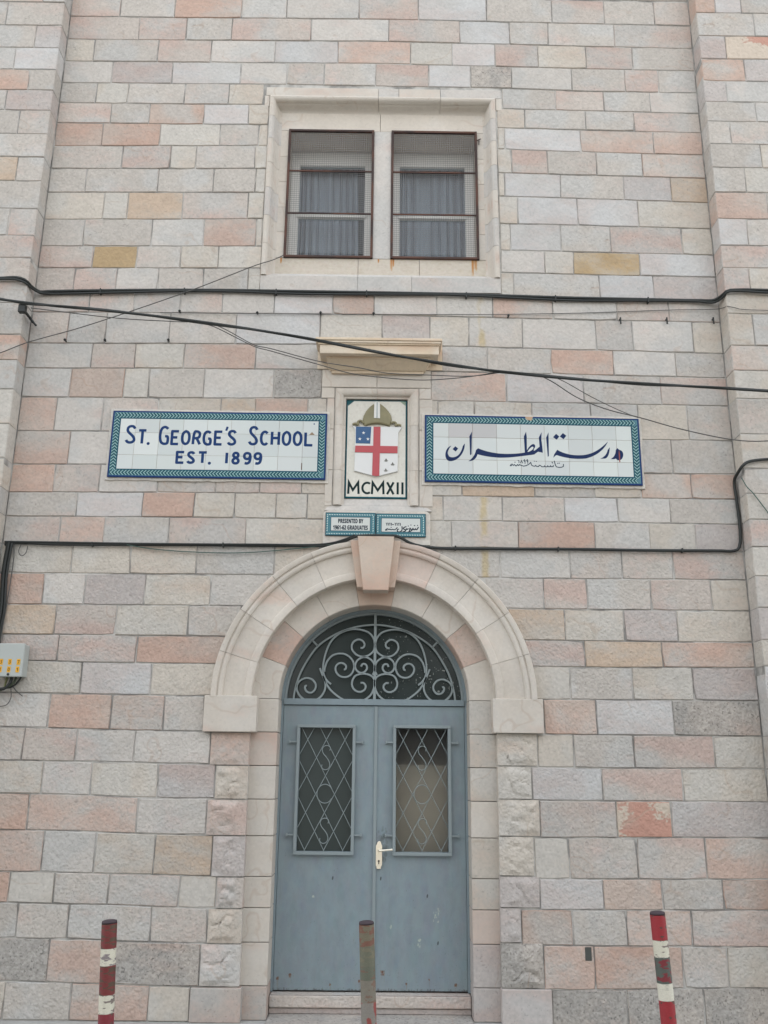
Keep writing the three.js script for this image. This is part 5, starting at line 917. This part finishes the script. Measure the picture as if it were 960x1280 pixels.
{
  const clips = [[-2.3, 3.439], [-1.25, 3.446], [0.62, 3.443], [1.45, 3.444], [2.45, 3.445]];
  const t = thing('door_cable', 'black cable running level across the wall above the door arch', 'cable', [0, 3.45, 0.02]);
  part(t, 'strand', tube([[-3.0, 3.43, 0.02], [-2.87, 3.446, 0.02], [-2.655, 3.437, 0.02], [-2.1, 3.439, 0.02], [-1.500, 3.445, 0.02], [-0.857, 3.446, 0.02], [-0.375, 3.456, 0.03], [-0.278, 3.483, 0.045], [-0.183, 3.520, 0.06], [-0.10, 3.53, 0.055], [0.08, 3.53, 0.055], [0.150, 3.526, 0.06], [0.270, 3.468, 0.045], [0.431, 3.445, 0.02], [0.947, 3.441, 0.02], [1.593, 3.446, 0.02], [2.174, 3.443, 0.02], [2.756, 3.447, 0.02], [2.862, 3.446, 0.02], [2.905, 3.462, 0.02], [2.925, 3.51, 0.02], [2.937, 3.639, 0.02], [2.932, 3.877, 0.02], [2.925, 4.04, 0.03], [2.925, 4.08, 0.12], [2.940, 4.115, 0.178], [2.985, 4.150, 0.18], [3.155, 4.178, 0.18], [3.9, 4.19, 0.18]], 0.0125, 260, 8), BLACK);
  part(t, 'strand', tube([[-3.0, 3.45, 0.03], [-2.655, 3.45, 0.03], [-1.9, 3.447, 0.03], [-1.0, 3.452, 0.03], [-0.42, 3.462, 0.035], [-0.278, 3.494, 0.055], [-0.19, 3.531, 0.066]], 0.008, 80, 6), BLACK);
  for (const [x, y] of clips) part(t, 'clip', box(x - 0.006, x + 0.006, y - 0.018, y + 0.019, -0.004, 0.036, 0.004), BLACK);
}
W('loose_wire', 'thin green-grey wire sagging under the black cable left of the keystone', [[-2.02, 3.437, 0.03], [-1.860, 3.412, 0.02], [-1.560, 3.388, 0.02], [-1.111, 3.383, 0.02], [-0.663, 3.422, 0.022], [-0.342, 3.462, 0.04]], 0.0044, GREENW);
W('loose_wire', 'thin green wire trailing over the right pier beside the cable bend', [[2.925, 4.02, 0.175], [2.96, 3.94, 0.18], [2.997, 3.897, 0.18], [3.063, 3.797, 0.18], [3.107, 3.725, 0.18], [3.2, 3.5, 0.18]], 0.0044, GREENW);
{
  const t = thing('cable_bundle', 'dark upright bundle of cables in the corner above the grey junction box', 'cable', [-2.97, 3.0, 0.03]);
  for (const [dx, r, dz] of [[-0.014, 0.016, 0.03], [0.012, 0.013, 0.028], [-0.002, 0.010, 0.05]]) part(t, 'strand', tube([[-2.955 + dx, 3.44, dz], [-2.966 + dx, 3.2, dz], [-2.950 + dx, 2.9, dz], [-2.960 + dx, 2.72, dz], [-2.95 + dx, 2.55, dz], [-2.955 + dx, 2.30, dz]], r, 50, 8), BLACK);
}
W('corner_wire', 'single thin wire hanging beside the dark cable bundle at the left corner', [[-2.926, 3.44, 0.02], [-2.915, 3.32, 0.02], [-2.924, 2.95, 0.02], [-2.935, 2.663, 0.03]], 0.0045, GREY_WIRE);
W('loose_wire', 'little loop of thin wire under the black cable near the left corner', [[-2.87, 3.43, 0.02], [-2.88, 3.37, 0.025], [-2.85, 3.335, 0.03], [-2.82, 3.36, 0.03], [-2.815, 3.42, 0.02]], 0.0036, GREY_WIRE);
// nails and hooks under the window
{
  const nail = (x, y, where, big) => {
    const z = 0, g = big ? merge([bar([x, y + 0.02, z], [x, y + 0.02, z + 0.03], 0.007), bar([x, y + 0.03, z + 0.028], [x, y - 0.03, z + 0.028], 0.007)]) : merge([bar([x, y, z - 0.01], [x, y, z + 0.03], 0.006), new THREE.SphereGeometry(0.012, 8, 6).translate(x, y, z + 0.03)]);
    return single(big ? 'wall_hook' : 'wall_nail', (big ? 'bent black hook in the wall joint ' : 'small black nail in the wall joint ') + where, big ? 'hook' : 'nail', g, BLACK, big ? 'hooks in the wall near the right pier' : 'nails in the wall below the upper window');
  };
  for (const [x, y, w] of [[-2.708, 5.235, 'nearest the left pier'], [-2.366, 5.240, 'above the left end of the English sign'], [-1.824, 5.248, 'above the S of ST. on the English sign'], [-1.074, 5.518, 'straight below the left edge of the window surround'], [-0.526, 5.526, 'above the left end of the small cornice'], [-0.067, 5.525, 'above the middle of the small cornice'], [-1.747, 5.523, 'high up, well left of the window surround'], [1.102, 5.519, 'straight below the right edge of the window surround']]) nail(x, y, w);
  for (const [x, y, w] of [[2.076, 5.487, 'above the right end of the Arabic sign'], [2.480, 5.493, 'midway between the Arabic sign and right pier'], [2.885, 5.500, 'close beside the right pier']]) nail(x, y, w, true);
  const br = merge([bar([-3.0, 5.40, 0.02], [-3.0, 5.40, 0.26], 0.012), bar([-3.0, 5.40, 0.10], [-2.94, 5.33, 0.10], 0.010), box(-3.03, -2.97, 5.36, 5.43, 0.24, 0.29, 0.006)]);
  single('cable_bracket', 'dark iron bracket at the left pier holding the overhead cable', 'bracket', br, BLACK);
}
// junction box
{
  const bx = thing('junction_box', 'pale grey junction box with six yellow number labels at the left corner', 'junction box', [-2.81, 2.37, 0.06]);
  const GREY = new THREE.MeshStandardMaterial({ color: new THREE.Color(0.40, 0.43, 0.41), roughness: 0.55, bumpMap: BUMP_SMOOTH, bumpScale: 0.001 });
  part(bx, 'case', box(-2.898, -2.707, 2.376, 2.622, 0.002, 0.092, 0.008), GREY);
  part(bx, 'lid', box(-2.902, -2.703, 2.372, 2.626, 0.094, 0.122, 0.008), GREY);
  part(bx, 'lock', new THREE.CylinderGeometry(0.010, 0.010, 0.006, 14).rotateX(Math.PI / 2).translate(-2.806, 2.389, 0.123), plain(0.02, 0.02, 0.02, 0.5));
  const rows = ['337', '101'];
  rows.forEach((s, j) => [...s].forEach((ch, i) => {
    const t = canvasTex(64, 96, (c) => { c.fillStyle = '#d9a21c'; c.fillRect(0, 0, 64, 96); c.fillStyle = '#5a3208'; c.font = 'bold 78px sans-serif'; c.textAlign = 'center'; c.fillText(ch, 32, 76); });
    const x = -2.870 + i * 0.066 + (j ? -0.002 : 0), y = 2.484 - j * 0.057;
    part(bx, 'label', uvTo(box(x - 0.013, x + 0.013, y - 0.022, y + 0.022, 0.1215, 0.1235, 0), x - 0.013, x + 0.013, y - 0.022, y + 0.022), new THREE.MeshStandardMaterial({ map: t, roughness: 0.6 }));
  }));
  const cab = thing('box_cables', 'tangle of dark cables hanging in a loop beneath the grey junction box', 'cable', [-2.84, 2.3, 0.05]);
  part(cab, 'cable', tube([[-2.80, 2.38, 0.06], [-2.805, 2.33, 0.07], [-2.84, 2.29, 0.07], [-2.90, 2.285, 0.06], [-2.98, 2.32, 0.05], [-3.0, 2.40, 0.04]], 0.012, 40, 8), BLACK);
  part(cab, 'cable', tube([[-2.77, 2.38, 0.05], [-2.775, 2.34, 0.06], [-2.82, 2.30, 0.065], [-2.90, 2.27, 0.06], [-2.99, 2.28, 0.05]], 0.009, 40, 8), plain(0.04, 0.055, 0.03, 0.6));
  part(cab, 'cable', tube([[-2.73, 2.38, 0.05], [-2.76, 2.33, 0.05], [-2.80, 2.30, 0.05], [-2.85, 2.29, 0.06]], 0.007, 30, 6), BLACK);
  part(cab, 'cable', tube([[-2.84, 2.38, 0.05], [-2.845, 2.34, 0.05], [-2.85, 2.30, 0.05]], 0.008, 20, 6), plain(0.16, 0.17, 0.07, 0.6));
  part(cab, 'cable', tube([[-2.80, 2.32, 0.05], [-2.76, 2.27, 0.03], [-2.715, 2.235, 0.02]], 0.004, 20, 5), GREY_WIRE);
  part(cab, 'cable', tube([[-2.80, 2.29, 0.05], [-2.80, 2.22, 0.03], [-2.83, 2.17, 0.02], [-2.89, 2.155, 0.02]], 0.0035, 24, 5), GREY_WIRE);
}

// ---------------------------------------------------------------- three painted posts on the pavement edge
const PZ = 1.6;
function post(label, foot, top, bands, r = 0.042) { // bands: [height of lower end, height of upper end, material, name]
  const t = thing('bollard', label, 'bollard', [foot, 0, PZ]);
  const len = Math.hypot(top[0] - foot, top[1]);
  const cyl = (a, b, rad, m, nm, open) => { const g = new THREE.CylinderGeometry(rad, rad, b - a, 28, 1, false); g.translate(0, (a + b) / 2, 0); const o = new THREE.Mesh(g, m); o.name = numbered(nm); o.castShadow = o.receiveShadow = true; t.add(o); return o; };
  cyl(-0.1, len - 0.006, r - 0.002, plain(0.12, 0.09, 0.08, 0.8), 'pipe');
  const cap = new THREE.LatheGeometry([[0, 0.006], [r * 0.6, 0.005], [r * 0.94, 0.001], [r, -0.006], [r, -0.014], [0, -0.014]].reverse().map((p) => new THREE.Vector2(...p)), 28); cap.translate(0, len, 0);
  const cm = new THREE.Mesh(cap, bands.cap ?? plain(0.05, 0.035, 0.042, 0.75)); cm.name = numbered('cap'); t.add(cm);
  for (const [a, b, m, nm] of bands) cyl(a, b, r, m, nm);
  t.rotation.z = -Math.atan2(top[0] - foot, top[1]);
  return t;
}
// worn enamel: paint, and what shows where it has come off
function worn(sd, paint, under, amount, streak = 1, third) {
  const t = dataTex(256, (u, v) => {
    const n = N.fbm(u, v * streak, 6, 5, sd), f = N.fbm(u, v, 40, 2, sd + 9);
    let c = mix3(paint, under, smooth(1 - amount - 0.03, 1 - amount + 0.03, n));
    if (third) c = mix3(c, third, smooth(0.56, 0.62, N.fbm(u, v * 0.6, 4, 4, sd + 15)));
    const k = 1 + 0.25 * (f - 0.5); return [c[0] * k, c[1] * k, c[2] * k];
  }, true);
  return new THREE.MeshStandardMaterial({ map: t, roughness: 0.55, bumpMap: BUMP_SMOOTH, bumpScale: 0.001 });
}
{
  const redRust = worn(1001, [0.17, 0.030, 0.030], [0.085, 0.055, 0.035], 0.46, 2), whiteP = worn(1041, [0.62, 0.60, 0.49], [0.20, 0.17, 0.15], 0.33), red = worn(1081, [0.30, 0.025, 0.032], [0.10, 0.05, 0.04], 0.30), deep = worn(1121, [0.20, 0.026, 0.035], [0.12, 0.06, 0.05], 0.30);
  const greyed = worn(1161, [0.085, 0.10, 0.085], [0.19, 0.028, 0.035], 0.42), olive = worn(1201, [0.165, 0.155, 0.105], [0.135, 0.14, 0.10], 0.5, 1), oliveDark = worn(1241, [0.12, 0.13, 0.095], [0.16, 0.095, 0.07], 0.38), beige = worn(1281, [0.19, 0.175, 0.14], [0.18, 0.115, 0.085], 0.40, 0.6), beigeRed = worn(1321, [0.22, 0.205, 0.18], [0.27, 0.065, 0.055], 0.45, 0.4);
  const bl = [[0.757, 0.885, redRust, 'red_band'], [0.671, 0.757, worn(1361, [0.62, 0.60, 0.49], [0.24, 0.21, 0.21], 0.48), 'white_band'], [0.525, 0.671, redRust, 'red_band'], [0.433, 0.525, whiteP, 'white_band'], [0.29, 0.433, deep, 'red_band'], [0.20, 0.29, whiteP, 'white_band'], [0.0, 0.20, deep, 'red_band']];
  post('rusty red and white striped post standing on the pavement left of the door', -1.430, [-1.4785, 0.895], bl);
  const bc = [[0.78, 0.892, worn(1401, [0.155, 0.14, 0.095], [0.18, 0.085, 0.058], 0.5), 'worn_band'], [0.68, 0.78, olive, 'worn_band'], [0.61, 0.68, oliveDark, 'worn_band'], [0.50, 0.61, beige, 'worn_band'], [0.36, 0.50, beigeRed, 'worn_band'], [0.2, 0.36, red, 'red_band'], [0, 0.2, beige, 'worn_band']];
  post('worn olive and rust coloured post standing in front of the double door', -0.003, [-0.0425, 0.9025], bc);
  const br = [[0.825, 0.957, red, 'red_band'], [0.739, 0.825, whiteP, 'white_band'], [0.608, 0.739, greyed, 'grey_band'], [0.522, 0.608, worn(1441, [0.64, 0.62, 0.52], [0.5, 0.48, 0.40], 0.3), 'white_band'], [0.36, 0.522, red, 'red_band'], [0.27, 0.36, whiteP, 'white_band'], [0, 0.27, red, 'red_band']];
  post('bright red and white striped post leaning left on the pavement right of the door', 1.634, [1.5945, 0.967], br);
}

renderer.render(scene, camera);
